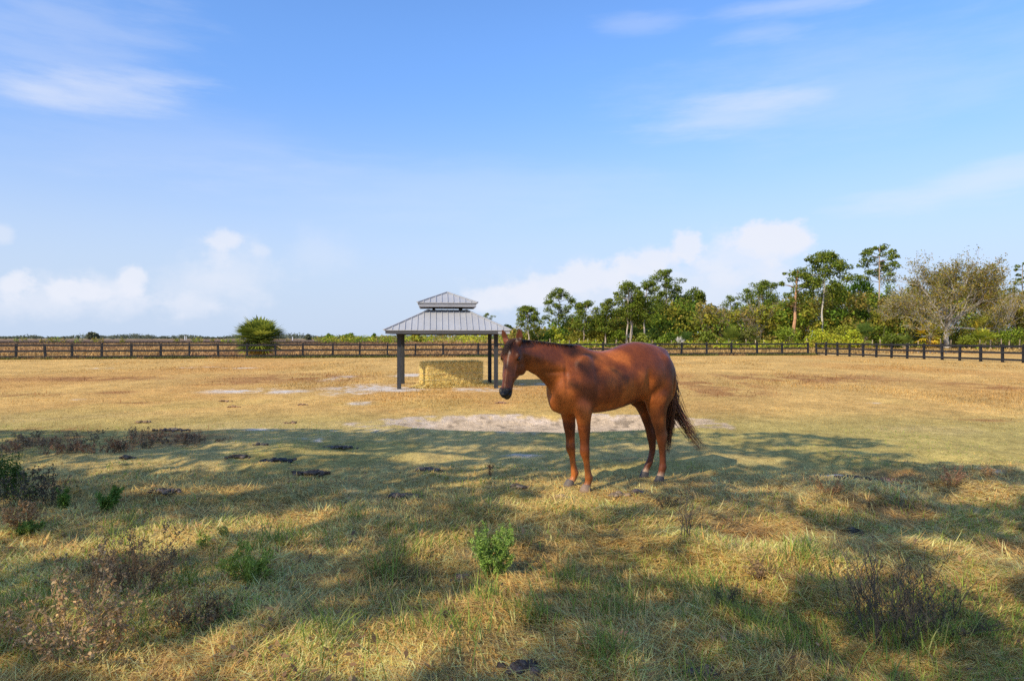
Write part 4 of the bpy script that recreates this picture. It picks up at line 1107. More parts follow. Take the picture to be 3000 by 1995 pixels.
pine('broad dome-shaped pine between the dip and the broken trunk', 2234, 822, 108, DW + 4, .42, 114, 30, pr=.17)
pine('ragged pine with a thick orange trunk snapped off halfway', 2338, 785, 90, 119, .50, 115, 16, (.48, .27, .15), r0=.36, tpx=2324, pr=.15)
pine('large pine with a straight slender pale trunk above the lime bushes', 2420, 735, 158, 118, .56, 116, 34, (.46, .41, .33), r0=.19, tpx=2407, pr=.125, lean=0)
dense_tree('bright dark green leafy tree behind the tallest pine trunk', 2520, 782, 110, DW + 8, 117, [(0.072, 0.150, 0.014), (0.096, 0.195, 0.022), (0.056, 0.105, 0.018)], .15, 38)
pine('tallest thinnest pine with scattered tufts high above the wood', 2577, 715, 142, 124, .66, 118, 24, (.40, .30, .22), r0=.21, tpx=2575, pr=.085, dense=.75, flat=.7)
dense_tree('olive yellow tree filling the wood below the large pine', 2440, 815, 165, DW + 2, 119, OLIVE, .05, 46, leaf=.32)
dense_tree('olive green tree between the tallest pine and the grey oak', 2590, 872, 130, DW - 8, 120, [(0.160, 0.188, 0.036), (0.208, 0.210, 0.042), (0.128, 0.150, 0.030)], .02, 36, leaf=.32)
dense_tree('dark green tree under the dome-shaped pine', 2290, 862, 110, DW + 2, 121, [(0.112, 0.150, 0.034), (0.088, 0.120, 0.026), (0.152, 0.173, 0.042)], .05, 34)
dense_tree('grey green thin tree at the right border of the wood', 2975, 800, 110, 118, 122, [(0.192, 0.188, 0.060), (0.144, 0.150, 0.048), (0.240, 0.210, 0.072)], .1, 24, per=60, leaf=.34)
pine('open grey-limbed pine cut by the right border behind the oak', 2996, 764, 70, 126, .5, 123, 14, (.30, .26, .22), pr=.12, dense=.7)
pine('short pine between the horse\'s withers and the twin-trunked pine', 1812, 905, 46, DW + 2, .3, 124, 14, (.36, .30, .24), pr=.22)
pine('pale-trunked pine leaning over the palmettos of the left wood', 1868, 862, 60, 115, .45, 125, 14, (.54, .45, .36), tpx=1848, pr=.2)
dense_tree('mid green tree at the foot of the flat-crowned tall pine', 1935, 876, 100, DW, 126, PINE, .05, 32)
dense_tree('shady green tree behind the brown thicket', 2010, 890, 110, DW + 2, 127, [(0.080, 0.112, 0.024), (0.112, 0.143, 0.030)], .02, 32)

for lab, px, top, w, sd, pal in (('dark tree filling the gap behind the twin-trunked pine', 1872, 850, 96, 201, DARKG), ('green tree closing the middle of the left wood', 1930, 838, 100, 202, PINE), ('dark tree behind the rounded ones of the left wood', 2012, 845, 110, 203, DARKG),
                              ('low green tree filling the dip between the two stands', 2120, 893, 100, 204, MIDG), ('mid green tree behind the small round pine', 2178, 872, 90, 205, MIDG), ('full green tree behind the dome-shaped pine', 2262, 845, 120, 206, PINE), ('dark green tree behind the snapped trunk', 2345, 830, 110, 207, DARKG),
                              ('mid green tree behind the crown of the large pine', 2460, 790, 130, 208, MIDG), ('green tree between tallest pine and oak', 2600, 815, 120, 209, MIDG), ('dim green tree behind the oak, left side', 2690, 800, 140, 210, OLIVE), ('dim green tree behind the oak, right side', 2850, 800, 160, 211, OLIVE),
                              ('short green tree behind the small group of pines', 1760, 912, 90, 212, MIDG), ('short dark tree low between the first pines', 1680, 922, 90, 213, DARKG)):
    dense_tree(lab, px, top, w, DW + 16, sd, pal, .0, 46)

# the big half-bare oak
def big_oak():
    rng = np.random.default_rng(77); D = 104; x, y = place(2772, D)
    t = thing('oak_tree', 'wide grey oak, half bare with brown-green leaves, behind the right-hand fence', 'tree', (x, y, 0))
    tr = MB(); cr = MB(); tc = (.40, .37, .33)
    P = np.array([(0, 0, -.3), (.05, 0, .6), (-.02, 0, 1.7), (.1, 0, 2.9), (.2, 0, 4.2)])
    tr.tube(P, [.56, .40, .36, .40, .46], 10, np.array(tc) * 1.0)
    pal = [(.22, .165, .05), (.17, .15, .04), (.26, .18, .055), (.13, .14, .035), (.20, .18, .045)]
    limbs = 22
    for k in range(limbs):
        a = k * 2.399 + rng.normal(0, .2); el = R((6, 18, 32, 46, 60, 76)[k % 6] + rng.normal(0, 5))
        d = np.array((math.cos(a) * math.cos(el), .75 * math.sin(a) * math.cos(el), math.sin(el)))
        L = (4.7 - .5 * math.sin(el)) * rng.uniform(.9, 1.1)
        branchy(tr, cr, (.1 + d[0] * .25, d[1] * .25, rng.uniform(2.6, 4.4)), d, L, .14, 4, rng, np.array(tc) * np.array((.92, .90, .85)), 10 if d[0] > -.3 else 6, .26, pal, .42, .06, (3, 4), .016)
    tr.build('trunk', bark, t); cr.build('crown', leafm, t)
big_oak()

# bare and brown thickets
bare_tree('brown leafless thicket in the middle of the left wood', 2085, 897, 120, DW - 8, 131, lev=3, trunks=8, leaf_n=7)
bare_tree('brown twiggy tree in front of the dome-shaped pine', 2222, 884, 90, DW - 8, 132, lev=3, trunks=6, leaf_n=5)
bare_tree('grey bare tree low in the wood left of the tallest pine trunk', 2552, 878, 44, DW - 6, 133, lev=2, trunks=3, leaf_n=0, tc=(.30, .27, .22))
bare_tree('pale bare shrub with forked branches past the horse\'s ears', 1568, 962, 46, DW - 10, 134, lev=2, trunks=4, leaf_n=0, tc=(.55, .45, .33), name='bare_shrub', cat='shrub')
bare_tree('white-branched dead shrub at the fence below the brown thicket', 1988, 978, 42, 108, 135, lev=2, trunks=6, leaf_n=0, tc=(.58, .54, .48), name='bare_shrub', cat='shrub')
bare_tree('brown thin tree standing behind the snapped orange trunk', 2180, 905, 80, DW - 6, 136, lev=3, trunks=5, leaf_n=6)
bare_tree('brown-leaved twiggy tree between the oak and the right border', 2930, 860, 120, 116, 137, lev=3, trunks=7, leaf_n=8, tc=(.36, .32, .27))

# palms in the wood
palm('dark green palm in the middle of the left wood', 1972, 936, 76, 122, 141, 2.1, 30, [(0.080, 0.135, 0.036), (0.064, 0.105, 0.030), (0.112, 0.165, 0.042)], 12, 4, w=.13)
palm('fan palm below the dome-shaped pine', 2143, 950, 66, 112, 142, 1.0, 28, [(0.176, 0.210, 0.048), (0.136, 0.180, 0.042)], 12, 4, w=.12)
palm('palm with spiky fronds rising from the lime bushes', 2535, 932, 66, 110, 143, 1.6, 28, [(0.160, 0.210, 0.060), (0.112, 0.165, 0.048)], 12, 3, w=.11)
palm('yellowing fan palm left of the oak trunk', 2722, 938, 74, 104, 144, 1.9, 26, [(0.544, 0.405, 0.042), (0.400, 0.360, 0.048), (0.272, 0.300, 0.048)], 12, 7, w=.11, deadcol=[(.42, .28, .06), (.36, .24, .06)])
palm('green and gold palm leaning beside the oak trunk', 2748, 926, 70, 108, 145, 2.3, 24, [(0.240, 0.270, 0.054), (0.320, 0.315, 0.060)], 12, 7, w=.11, deadcol=[(0.672, 0.450, 0.048)])
palm('green fan palm by the fence right of the oak trunk', 2880, 955, 92, 100, 146, .9, 30, [(0.256, 0.300, 0.048), (0.192, 0.240, 0.048), (0.352, 0.330, 0.060)], 14, 4, w=.10)
palm('golden-topped palm high behind the right side of the oak trunk', 2885, 922, 70, 116, 147, 2.6, 24, GOLD, 12, 2, w=.12)
palm('small grey-green palmetto left of the yellowing palm', 2652, 972, 46, 103, 148, .4, 22, [(0.208, 0.255, 0.084), (0.160, 0.210, 0.060)], 12, 0, w=.10)
palm('dark palmetto under the twin-trunked pine', 1850, 946, 60, 120, 149, 1.4, 24, [(0.128, 0.165, 0.042), (0.096, 0.135, 0.036)], 12, 3, w=.12)
palm('palmetto clump in front of the pale-trunked pines', 1905, 955, 64, 116, 150, 1.0, 26, [(0.160, 0.195, 0.054), (0.112, 0.158, 0.042)], 12, 2, w=.12)
palm('palmetto at the fence below the small round pine', 2010, 965, 56, 112, 151, .6, 24, [(0.120, 0.165, 0.042), (0.080, 0.128, 0.036)], 12, 2, w=.11)

# shrubs at the foot of the wood
SH = [('bright green round bush behind the horse\'s neck', 1620, 946, 76, 118, LIME, 152), ('lime bush with bare sticks past the horse\'s ears', 1556, 958, 60, 118, [(0.208, 0.240, 0.036), (0.160, 0.195, 0.036)], 153),
      ('low dark bush touching the shelter roof tip', 1508, 962, 66, 150, DARKG, 154), ('green bush over the horse\'s mane', 1690, 950, 80, 116, OLIVE, 155), ('yellow-green bush above the horse\'s withers', 1752, 946, 70, 116, [(0.256, 0.255, 0.036), (0.304, 0.255, 0.048)], 156),
      ('leafy bush behind the dip of the horse\'s back', 1806, 955, 64, 114, MIDG, 157), ('pale green bush over the front of the horse\'s rump', 1880, 968, 60, 110, [(0.240, 0.270, 0.054), (0.176, 0.210, 0.048)], 158), ('dark bush over the top of the horse\'s rump', 1955, 962, 70, 114, DARKG, 159),
      ('green bush left of the white dead shrub', 1940, 975, 52, 108, MIDG, 160), ('round bush below the brown thicket', 2072, 962, 66, 110, [(0.136, 0.180, 0.036), (0.176, 0.210, 0.042)], 161), ('lime bush at the foot of the snapped trunk', 2312, 944, 110, 110, [(0.240, 0.300, 0.048), (0.176, 0.240, 0.036)], 162),
      ('grey-green bush under the brown twiggy tree', 2195, 945, 90, 114, [(0.144, 0.150, 0.048), (0.112, 0.128, 0.042)], 163), ('wide lime bush at the foot of the slender pale trunk', 2405, 955, 130, 106, LIME, 164), ('yellow-green bush right of the slender pale trunk', 2470, 935, 120, 110, [(0.272, 0.300, 0.042), (0.320, 0.315, 0.054), (0.208, 0.240, 0.036)], 165),
      ('bushy lime shrub between the trunk and the spiky palm', 2500, 962, 90, 105, LIME, 166), ('green bush right of the spiky palm', 2585, 940, 90, 110, MIDG, 167), ('dark low bush left of the palmetto', 2615, 968, 70, 104, [(0.144, 0.180, 0.036), (0.096, 0.135, 0.030)], 168),
      ('olive bush behind the oak trunk', 2812, 950, 100, 110, OLIVE, 169), ('green bush between the oak trunk and the fan palm', 2835, 970, 70, 100, [(0.208, 0.240, 0.042), (0.160, 0.195, 0.036)], 170), ('dark green bush at the right border of the fence', 2960, 945, 120, 100, MIDG, 171),
      ('grey-olive shrub under the oak\'s left branches', 2690, 905, 120, 114, [(0.160, 0.173, 0.048), (0.192, 0.195, 0.060)], 172), ('olive shrub right of the oak crown', 2900, 900, 110, 116, [(0.176, 0.173, 0.042), (0.224, 0.195, 0.060)], 173)]
for lab, px, top, w, D, pal, sd in SH:
    dense_tree(lab, px, top, w, D, sd, pal, -.12, 22, name='shrub', cat='shrub', group='shrubs at the foot of the woods', leaf=.27, per=75)

# the rest of the wood: undergrowth nobody could count
def undergrowth():
    rng = np.random.default_rng(60); m = MB()
    for k in range(680):
        px = rng.uniform(1490, 3400); top = np.interp(px, [1490, 1600, 1800, 1860, 2000, 2100, 2150, 2250, 2400, 2600, 2800, 3060], [955, 938, 905, 865, 860, 880, 895, 870, 830, 840, 835, 820])
        D = rng.uniform(116, 142); x, y = place(px, D); H = hgt(top, D) * (.2 + .78 * rng.random()); q = rng.uniform(1.2, 2.6)
        pal = [OLIVE, MIDG, DARKG, BROWN][rng.choice(4, p=[.36, .26, .14, .24])]
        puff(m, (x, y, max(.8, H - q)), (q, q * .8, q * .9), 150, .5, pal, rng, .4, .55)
    for k in range(460):
        px = rng.uniform(1480, 3400); D = rng.uniform(104, 118); x, y = place(px, D); q = rng.uniform(.5, 1.2)
        if px > 2650 and D < 108: continue
        pal = [OLIVE, MIDG, LIME, BROWN][rng.choice(4, p=[.3, .25, .25, .2])]
        puff(m, (x, y, q * .5), (q * 1.3, q, q * .8), 90, .3, pal, rng, .4, .5)
    tag(m.build('undergrowth', leafm, None), 'tangled green and brown undergrowth filling the woods', kind='stuff')
undergrowth()

# scrub and distant trees on the horizon
FAR = [(.11, .125, .105), (.095, .105, .095), (.125, .135, .11), (.085, .095, .085)]  # bluish grey leaf colours with the distance haze painted in
def far_woods():
    rng = np.random.default_rng(61); m = MB()
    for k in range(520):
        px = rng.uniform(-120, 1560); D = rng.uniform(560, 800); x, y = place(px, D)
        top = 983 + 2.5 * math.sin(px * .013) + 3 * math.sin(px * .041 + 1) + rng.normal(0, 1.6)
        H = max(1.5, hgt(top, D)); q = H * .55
        puff(m, (x, y, H - q * .9), (q * rng.uniform(1.2, 2.6), q, q), 34, 1.5, np.array(FAR) * (1.0, 1.05, 1.25), rng, .4, .4)  # extra blue adds to the painted haze
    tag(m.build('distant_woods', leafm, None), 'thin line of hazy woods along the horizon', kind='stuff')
    m = MB()
    for k in range(190):
        px = rng.uniform(930, 1540) if k < 150 else rng.uniform(40, 1540); D = rng.uniform(190, 270); x, y = place(px, D)
        top = np.interp(px, [40, 900, 960, 1150, 1200, 1300, 1540], [988, 987, 982, 981, 978, 976, 972]) + rng.normal(0, 2.5)
        if px < 900: q = rng.uniform(.3, .7)
        H = max(.7, hgt(top, D)) ; q = H * .55
        puff(m, (x, y, H - q), (q * rng.uniform(1.1, 2.0), q, q), 44, .5, [OLIVE, LIME, MIDG, BROWN][rng.choice(4, p=[.3, .3, .25, .15])], rng, .4, .5)
    tag(m.build('scrub', leafm, None), 'low green scrub on the flat land beyond the fence', kind='stuff')
far_woods()
for lab, px, top, w, D, sd, pal in (('lone dark rounded tree on the horizon far beyond the fence', 270, 971, 42, 520, 181, FAR), ('small dark tree on the horizon right of the round palm', 902, 980, 28, 430, 182, FAR), ('green spreading bush on the horizon left of the shelter', 1022, 974, 44, 300, 183, MIDG),
                                    ('dark bush on the horizon beside the shelter roof edge', 1095, 976, 22, 300, 184, DARKG), ('bushy low tree seen under the shelter roof', 1222, 974, 44, 230, 185, OLIVE), ('green bush on the horizon midway between palm and shelter', 965, 978, 34, 330, 186, MIDG)):
    dense_tree(lab, px, top, w, D, sd, pal, -.1, 18, name='leafy_tree', cat='tree', group='lone trees on the horizon', leaf=.004 * D, per=50)
# =================================================================== weeds, dung, fallen leaves
weedm = leaf_mat('weed_leaves', .25, .7, spec=.15)
stemm = surf_mat('weed_stems', (1, 1, 1), .85, .1, use_col=True)
def weed(label, px, py, H, W, n, seed, stem, leaf, name='dead_weed', cat='weed', group='weeds in the pasture', leaf_n=14, leaf_s=.018, head=None, branch=3, up=.8, sprig=False, r=.0028):
    """a clump of upright stalks with side twigs, leaves and seed heads"""
    rng = np.random.default_rng(seed); x, y = at(px, py); z = float(gheight(np.array([x]), np.array([y]))[0])
    t = thing(name, label, cat, (x, y, z), 0, group)
    S = MB(); Lf = MB()
    for k in range(n):
        a = rng.uniform(0, 6.283); rad = math.sqrt(rng.random()) * W * .24; b = np.array((math.cos(a) * rad, math.sin(a) * rad, -.01))
        out = W * .5 * rng.uniform(.2, 1.0); h = H * rng.uniform(.45, 1.0) * (1 - .25 * rad / (W * .24 + 1e-6) * rng.random())
        P = [b]; m = 7
        for i in range(1, m + 1):
            f = i / m; P.append(np.array((b[0] + math.cos(a) * out * f ** (1 + up) * .9, b[1] + math.sin(a) * out * f ** (1 + up) * .9, h * f)) + rng.normal(0, .006 + .008 * H, 3) * (f < 1))
        P = np.array(P); c = np.array(stem) * rng.uniform(.65, 1.35)
        S.tube(P, np.linspace(r, r * .4, m + 1) * rng.uniform(.8, 1.4), 4, c, cap=False)
        tips = [P[-1]]; seg = [P]
        for q in range(branch):
            f = rng.uniform(.3, .95); i = min(int(f * m), m - 1); p = P[i] + (P[i + 1] - P[i]) * (f * m - i)
            d = rng.normal(0, .6, 3); d[2] = abs(d[2]) + .5; d /= np.linalg.norm(d); l = H * rng.uniform(.08, .26)
            Q = np.array([p, p + d * l * .5 + rng.normal(0, .006, 3), p + d * l + np.array((0, 0, l * .15))]); S.tube(Q, [r * .6, r * .5, r * .3], 3, c, cap=False); tips.append(Q[-1]); seg.append(Q)
        if leaf_n:
            C = []; Dn = []
            for Q in seg:
                mm = max(2, int(leaf_n * (1 if Q is P else .55)))
                f = rng.uniform(.08 if sprig else .2, 1, mm) * (len(Q) - 1); i = np.clip(f.astype(int), 0, len(Q) - 2)
                C.append(Q[i] + (Q[i + 1] - Q[i]) * (f - i)[:, None] + rng.normal(0, leaf_s * .5, (mm, 3)))
            C = np.concatenate(C); pal = np.asarray(leaf); col = pal[rng.integers(0, len(pal), len(C))] * rng.uniform(.65, 1.35, len(C))[:, None]
            V, F, cc = leaf_quads(C, rng.normal(0, 1, C.shape) + np.array((0, 0, .4)), leaf_s * (1.7 if sprig else 1.2), .38 if sprig else .6, col, rng, .5); Lf.add(V, [F], cc)
        if head is not None:
            for tp in tips:
                if rng.random() < .8: puff(Lf, tp, np.array((.014, .014, .014)) * rng.uniform(.7, 1.6), 12, .012, [head], rng, .3, .2)
    S.build('stem', stemm, t)
    if Lf.n: Lf.build('leaves', weedm, t)
    return t
BR = [(0.289, 0.184, 0.091), (0.204, 0.136, 0.077), (0.374, 0.248, 0.119)]; DK = [(0.102, 0.083, 0.059), (0.145, 0.112, 0.070), (0.076, 0.064, 0.049)]
TANL = [(0.680, 0.432, 0.196), (0.561, 0.336, 0.140), (0.476, 0.320, 0.168)]; GR = [(0.204, 0.336, 0.049), (0.272, 0.416, 0.063), (0.153, 0.256, 0.042)]; YG = [(0.408, 0.464, 0.084), (0.323, 0.400, 0.070)]; RUST = [(0.408, 0.160, 0.070), (0.289, 0.120, 0.059), (0.221, 0.112, 0.063)]
weed('bright green feathery bush in the grass below the horse\'s chest', 1445, 1692, .37, .34, 34, 1, (.16, .24, .05), [(.26, .40, .07), (.32, .44, .09), (.20, .33, .06)], 'green_bush', 'bush', None, 34, .015, (.22, .30, .09), 5, .5, True)
weed('tall dark leafless bush of fine twigs at the front right', 2600, 1868, .62, .62, 40, 2, (.11, .095, .075), DK, 'bare_bush', 'bush', None, 9, .010, None, 8, .5)
weed('low dark twiggy bush spreading right of the tall dark one', 2740, 1850, .26, .66, 22, 3, (.11, .095, .075), DK, 'bare_bush', 'bush', None, 8, .011, None, 6, .2)
weed('brown dead weed clump in the shade left of centre front', 400, 1725, .50, .66, 34, 4, (.26, .17, .10), BR, leaf_n=16, leaf_s=.02, branch=4)
weed('tan seed-headed weed bush at the front left', 235, 1930, .50, .80, 36, 5, (.42, .27, .14), TANL + [(.30, .33, .10), (.52, .37, .2)], leaf_n=14, leaf_s=.024, head=(.42, .29, .17), branch=4)
weed('tall thin stalks with tan seed heads standing behind the front-left bush', 250, 1800, .50, .40, 10, 6, (.30, .18, .09), TANL, leaf_n=5, leaf_s=.02, head=(.44, .29, .17), branch=3, r=.003)
weed('reddish bare stalks poking up between the two front-left clumps', 545, 1842, .36, .36, 11, 7, (.36, .19, .08), TANL, leaf_n=2, leaf_s=.02, branch=3, r=.0036)
weed('brown tangled weed right of the bare reddish stalks', 600, 1850, .22, .40, 22, 8, (.16, .11, .06), BR, leaf_n=12, leaf_s=.02)
weed('dark weed thicket at the left border in the shade', 60, 1490, .46, .66, 24, 9, (.14, .115, .08), DK + [(.18, .22, .05), (.17, .15, .08)], leaf_n=13, leaf_s=.026, branch=4)
weed('dark dry weed beside the left border thicket', 150, 1475, .46, .34, 12, 10, (.14, .115, .08), DK, leaf_n=9, leaf_s=.022, branch=4)
weed('tall green weed sprouting from the left border thicket', 30, 1470, .52, .26, 18, 11, (.10, .14, .04), [(.09, .16, .035), (.12, .19, .04)], 'green_weed', 'weed', 'green weeds in the pasture', 22, .026, None, 3, .5, True)
weed('upright light green weed right of the dark thicket', 190, 1487, .26, .14, 12, 12, (.12, .18, .04), [(.14, .24, .04), (.11, .2, .035)], 'green_weed', 'weed', 'green weeds in the pasture', 22, .022, None, 3, .5, True)
weed('bright leafy green weed standing alone in the left shade', 316, 1492, .25, .26, 22, 13, (.12, .19, .04), [(.17, .27, .045), (.13, .22, .04)], 'green_weed', 'weed', 'green weeds in the pasture', 22, .024, None, 4, .4, True)
weed('low lime weed at the left border in the sunlight', 85, 1560, .12, .22, 18, 14, (.15, .2, .04), [(.20, .28, .05), (.15, .22, .04)], 'green_weed', 'weed', 'green weeds in the pasture', 18, .02, None, 3, .2, True)
weed('small dry orange-tan weed above the low lime one', 60, 1548, .24, .32, 15, 15, (.40, .24, .11), [(.52, .32, .15), (.44, .27, .13)], leaf_n=10, leaf_s=.03, head=(.5, .32, .16))
weed('two pale green upright stalks left of the sunny ridge', 600, 1605, .16, .14, 6, 16, (.2, .24, .06), YG, 'green_weed', 'weed', 'green weeds in the pasture', 26, .018, None, 1, .6, True)
weed('pale yellow-green stalks on the sunny ridge', 660, 1585, .12, .13, 7, 17, (.28, .3, .08), [(.36, .36, .1), (.28, .31, .08)], 'green_weed', 'weed', 'green weeds in the pasture', 26, .016, None, 1, .6, True)
weed('airy yellow-green weed in the left centre shade', 715, 1690, .26, .36, 24, 18, (.2, .24, .06), YG, 'green_weed', 'weed', 'green weeds in the pasture', 20, .02, None, 4, .4, True)
weed('thin dark leafless stalks standing right of the hind hooves', 2008, 1590, .50, .14, 7, 19, (.075, .065, .055), DK, leaf_n=4, leaf_s=.012, branch=3, r=.0035)
weed('single brown sprig between the dung heap and the front hooves', 1435, 1385, .22, .07, 3, 20, (.15, .085, .06), RUST, leaf_n=16, leaf_s=.02, branch=2, r=.0035)
weed('tan sprigs in the sunny gap at the right border', 2888, 1407, .16, .16, 6, 21, (.32, .19, .10), TANL, leaf_n=12, leaf_s=.022)
weed('dark red-brown weed beside the dung row on the right', 2790, 1425, .26, .34, 20, 22, (.26, .16, .10), [(.34, .17, .10), (.30, .2, .12)], leaf_n=9, leaf_s=.02)
weed('orange dry fern-like weed in the right shade', 2430, 1462, .16, .34, 16, 23, (.42, .24, .11), [(.44, .26, .12), (.38, .24, .12)], leaf_n=10, leaf_s=.022, up=.2)
weed('small round-leaved yellow-green seedling near the bottom centre', 1793, 1862, .13, .08, 4, 24, (.2, .25, .06), [(.30, .34, .07)], 'green_weed', 'weed', 'green weeds in the pasture', 5, .030, None, 1)
weed('brown dead stems in the sunlit grass right of centre', 2250, 1700, .16, .30, 14, 25, (.17, .11, .07), BR, leaf_n=10, leaf_s=.016)
weed('wispy dark stems beside the sunlit brown ones', 2125, 1790, .20, .22, 12, 26, (.09, .08, .06), DK, leaf_n=8, leaf_s=.012)
weed('dark twiggy weed in front of the hind hooves', 1960, 1480, .14, .34, 14, 27, (.09, .075, .055), DK, leaf_n=10, leaf_s=.014)
rg = np.random.default_rng(70)
ROW = ['first', 'second', 'third', 'fourth', 'fifth', 'sixth', 'seventh', 'eighth', 'ninth', 'tenth', 'eleventh', 'twelfth', 'thirteenth', 'fourteenth', 'fifteenth', 'sixteenth', 'seventeenth', 'eighteenth', 'nineteenth', 'twentieth', 'twenty-first', 'twenty-second']
for k in range(22):
    px = 8 + k * 28 + rg.uniform(-10, 10); py = rg.uniform(1292, 1350) if k < 16 else rg.uniform(1285, 1315)
    kind = k % 3
    weed(('dark dry weed, ', 'rust-red dry weed, ', 'brown seed-headed weed, ')[kind] + ROW[k] + ' from the left border in the row at the shade edge', px, py, rg.uniform(.14, .30) * (1 if k < 17 else .6), rg.uniform(.4, .75), 10, 300 + k, ((.30, .22, .13), (.50, .26, .12), (.44, .30, .16))[kind], ([(.17, .13, .085), (.24, .18, .11)], [(.42, .21, .10), (.32, .16, .09)], [(.34, .23, .13), (.42, .30, .17)])[kind], group='dry weeds along the edge of the shade', leaf_n=9, leaf_s=.026, head=(.10, .075, .055) if kind != 1 else None, branch=4, r=.004)

# dung heaps
dungm = surf_mat('dung', (1, 1, 1), .95, .1, use_col=True, noise=[(20, .35), (90, .3)], bump=(60, .6, .01))
import bmesh
def lump_mesh(seed):
    bm = bmesh.new(); bmesh.ops.create_icosphere(bm, subdivisions=2, radius=1); V = np.array([v.co for v in bm.verts]); F = [[v.index for v in f.verts] for f in bm.faces]; bm.free()
    rr = np.random.default_rng(seed); k = 1 + .22 * np.sin(V @ rr.normal(0, 2.2, 3) + 1) + .14 * np.sin(V @ rr.normal(0, 4.5, 3)) + rr.normal(0, .05, len(V))
    return V * k[:, None], np.array(F)
LUMP = [lump_mesh(s) for s in range(4)]
def dung(label, px, py, wpx, n, seed, col=(.085, .062, .045), size=.036, depth=.5):
    rng = np.random.default_rng(seed); x, y = at(px, py); z = float(gheight(np.array([x]), np.array([y]))[0]); w = wpx / FPX * y
    m = MB()
    size *= .72; n = int(n * 1.9)
    for k in range(n):
        px_, py_ = rng.normal(0, w * .19), rng.normal(0, w * .19 * depth); s = size * rng.uniform(.55, 1.25); hh = .7 * size * max(0, 1 - math.hypot(px_ / (w * .4), py_ / (w * .3))) * rng.random() * 1.5
        V, F = LUMP[rng.integers(0, 4)]; a = rng.uniform(0, 6.283); c, sn = math.cos(a), math.sin(a)
        Vr = np.c_[V[:, 0] * c - V[:, 1] * sn, V[:, 0] * sn + V[:, 1] * c, V[:, 2] * .65] * s + np.array((px_, py_, s * .35 + hh))
        m.add(Vr, [F], np.array(col) * 1.9 * rng.uniform(.55, 1.6))
    o = m.build('dung_heap', dungm, None, True); o.location = (x, y, z)
    tag(o, label, 'dung heap', 'dung heaps scattered over the pasture')
for a in (('small dark dung heap in the shade below the rusty weeds', 372, 1346, 60, 16, 1), ('dark heap of two knobs left of the flat dark row', 700, 1347, 90, 18, 2, (.075, .055, .04)), ('wide flat dark dung row left of centre', 815, 1354, 110, 26, 3, (.035, .032, .033)),
          ('dark pointed dung heap in the shaded green grass left of the horse', 1250, 1380, 100, 26, 4, (.045, .040, .038)), ('flat dark dung patch left of the front hooves', 1180, 1443, 120, 30, 5, (.06, .048, .04)), ('brown grassy clod left of the front hooves', 1512, 1440, 60, 22, 6, (.14, .095, .06)),
          ('brown dung in the sunlit grass below the front hooves', 1645, 1457, 60, 18, 7, (.12, .085, .06)), ('brown dung heap between the front and hind hooves', 1812, 1452, 62, 18, 8, (.10, .075, .055)), ('knob of dung just left of the hind hooves', 1868, 1445, 36, 10, 9, (.09, .065, .055)),
          ('long black dung row beside the pale sand on the right', 2490, 1403, 130, 30, 10, (.035, .031, .028)), ('brown end of the dung row on the right', 2590, 1411, 110, 24, 11, (.095, .055, .038)), ('dark broken dung at the edge of the shade on the left', 500, 1262, 110, 34, 12, (.05, .042, .036)),
          ('small brown dung heap in sunny tan grass, the upper of two', 655, 1177, 40, 14, 13, (.12, .075, .045)), ('small brown dung heap in sunny tan grass, the lower of two', 682, 1194, 40, 12, 14, (.13, .08, .045)), ('tiny dung heap left of the shelter\'s sand', 886, 1187, 36, 10, 15, (.12, .075, .045)),
          ('dung spread below the horse\'s muzzle', 1468, 1182, 44, 14, 16, (.12, .07, .045)), ('long thin dung row in the sunny grass above the rusty weeds', 418, 1238, 60, 16, 17, (.11, .075, .045)), ('dung heap in the sunny grass just above the shade line', 858, 1241, 40, 14, 18, (.12, .08, .05)),
          ('dark crumbly soil heap at the bottom edge', 1545, 1975, 150, 34, 19, (.055, .042, .036)), ('dark soil clods at the bottom edge right of centre', 2075, 1955, 120, 26, 20, (.07, .052, .042)), ('black dung in the right shade behind the sunny grass', 2500, 1542, 60, 16, 21, (.04, .035, .03)),
          ('dark flat dung below the wide row', 915, 1386, 120, 26, 22, (.07, .05, .038)), ('dark dung by the small sand patch on the left', 990, 1312, 110, 20, 23, (.06, .052, .046)), ('small dung heap in the shaded strip left of the sand patch', 765, 1312, 46, 12, 24, (.05, .042, .036)), ('low dark clod row in the shade left of the lit strip', 480, 1452, 110, 24, 25, (.055, .045, .04)),
          ('brown half-round clod in the grass left of the green bush', 1352, 1692, 46, 12, 26, (.22, .13, .075))):
    dung(*a)

def litter():
    rng = np.random.default_rng(90); n = 800
    d = 3.2 * (9 / 3.2) ** rng.random(n); u = rng.uniform(-.82, .82, n); u = np.where(rng.random(n) < .45, rng.uniform(-.8, -.2, n), u); x = u * d
    P = np.c_[x, d, gheight(x, d) + rng.uniform(.01, .06, n)]
    pal = np.array([(.36, .21, .10), (.27, .16, .08), (.45, .29, .15), (.20, .13, .08), (.42, .24, .12)])
    V, Q, C = leaf_quads(P, np.tile((0, 0, 1.0), (n, 1)), .055, .55, pal[rng.integers(0, 5, n)] * rng.uniform(.6, 1.3, n)[:, None], rng, .45)
    tag(obj('fallen_leaves', make_mesh('fallen_leaves', V, [Q], C), weedm), 'dry brown leaves and bits of stalk lying in the grass', kind='stuff')
litter()

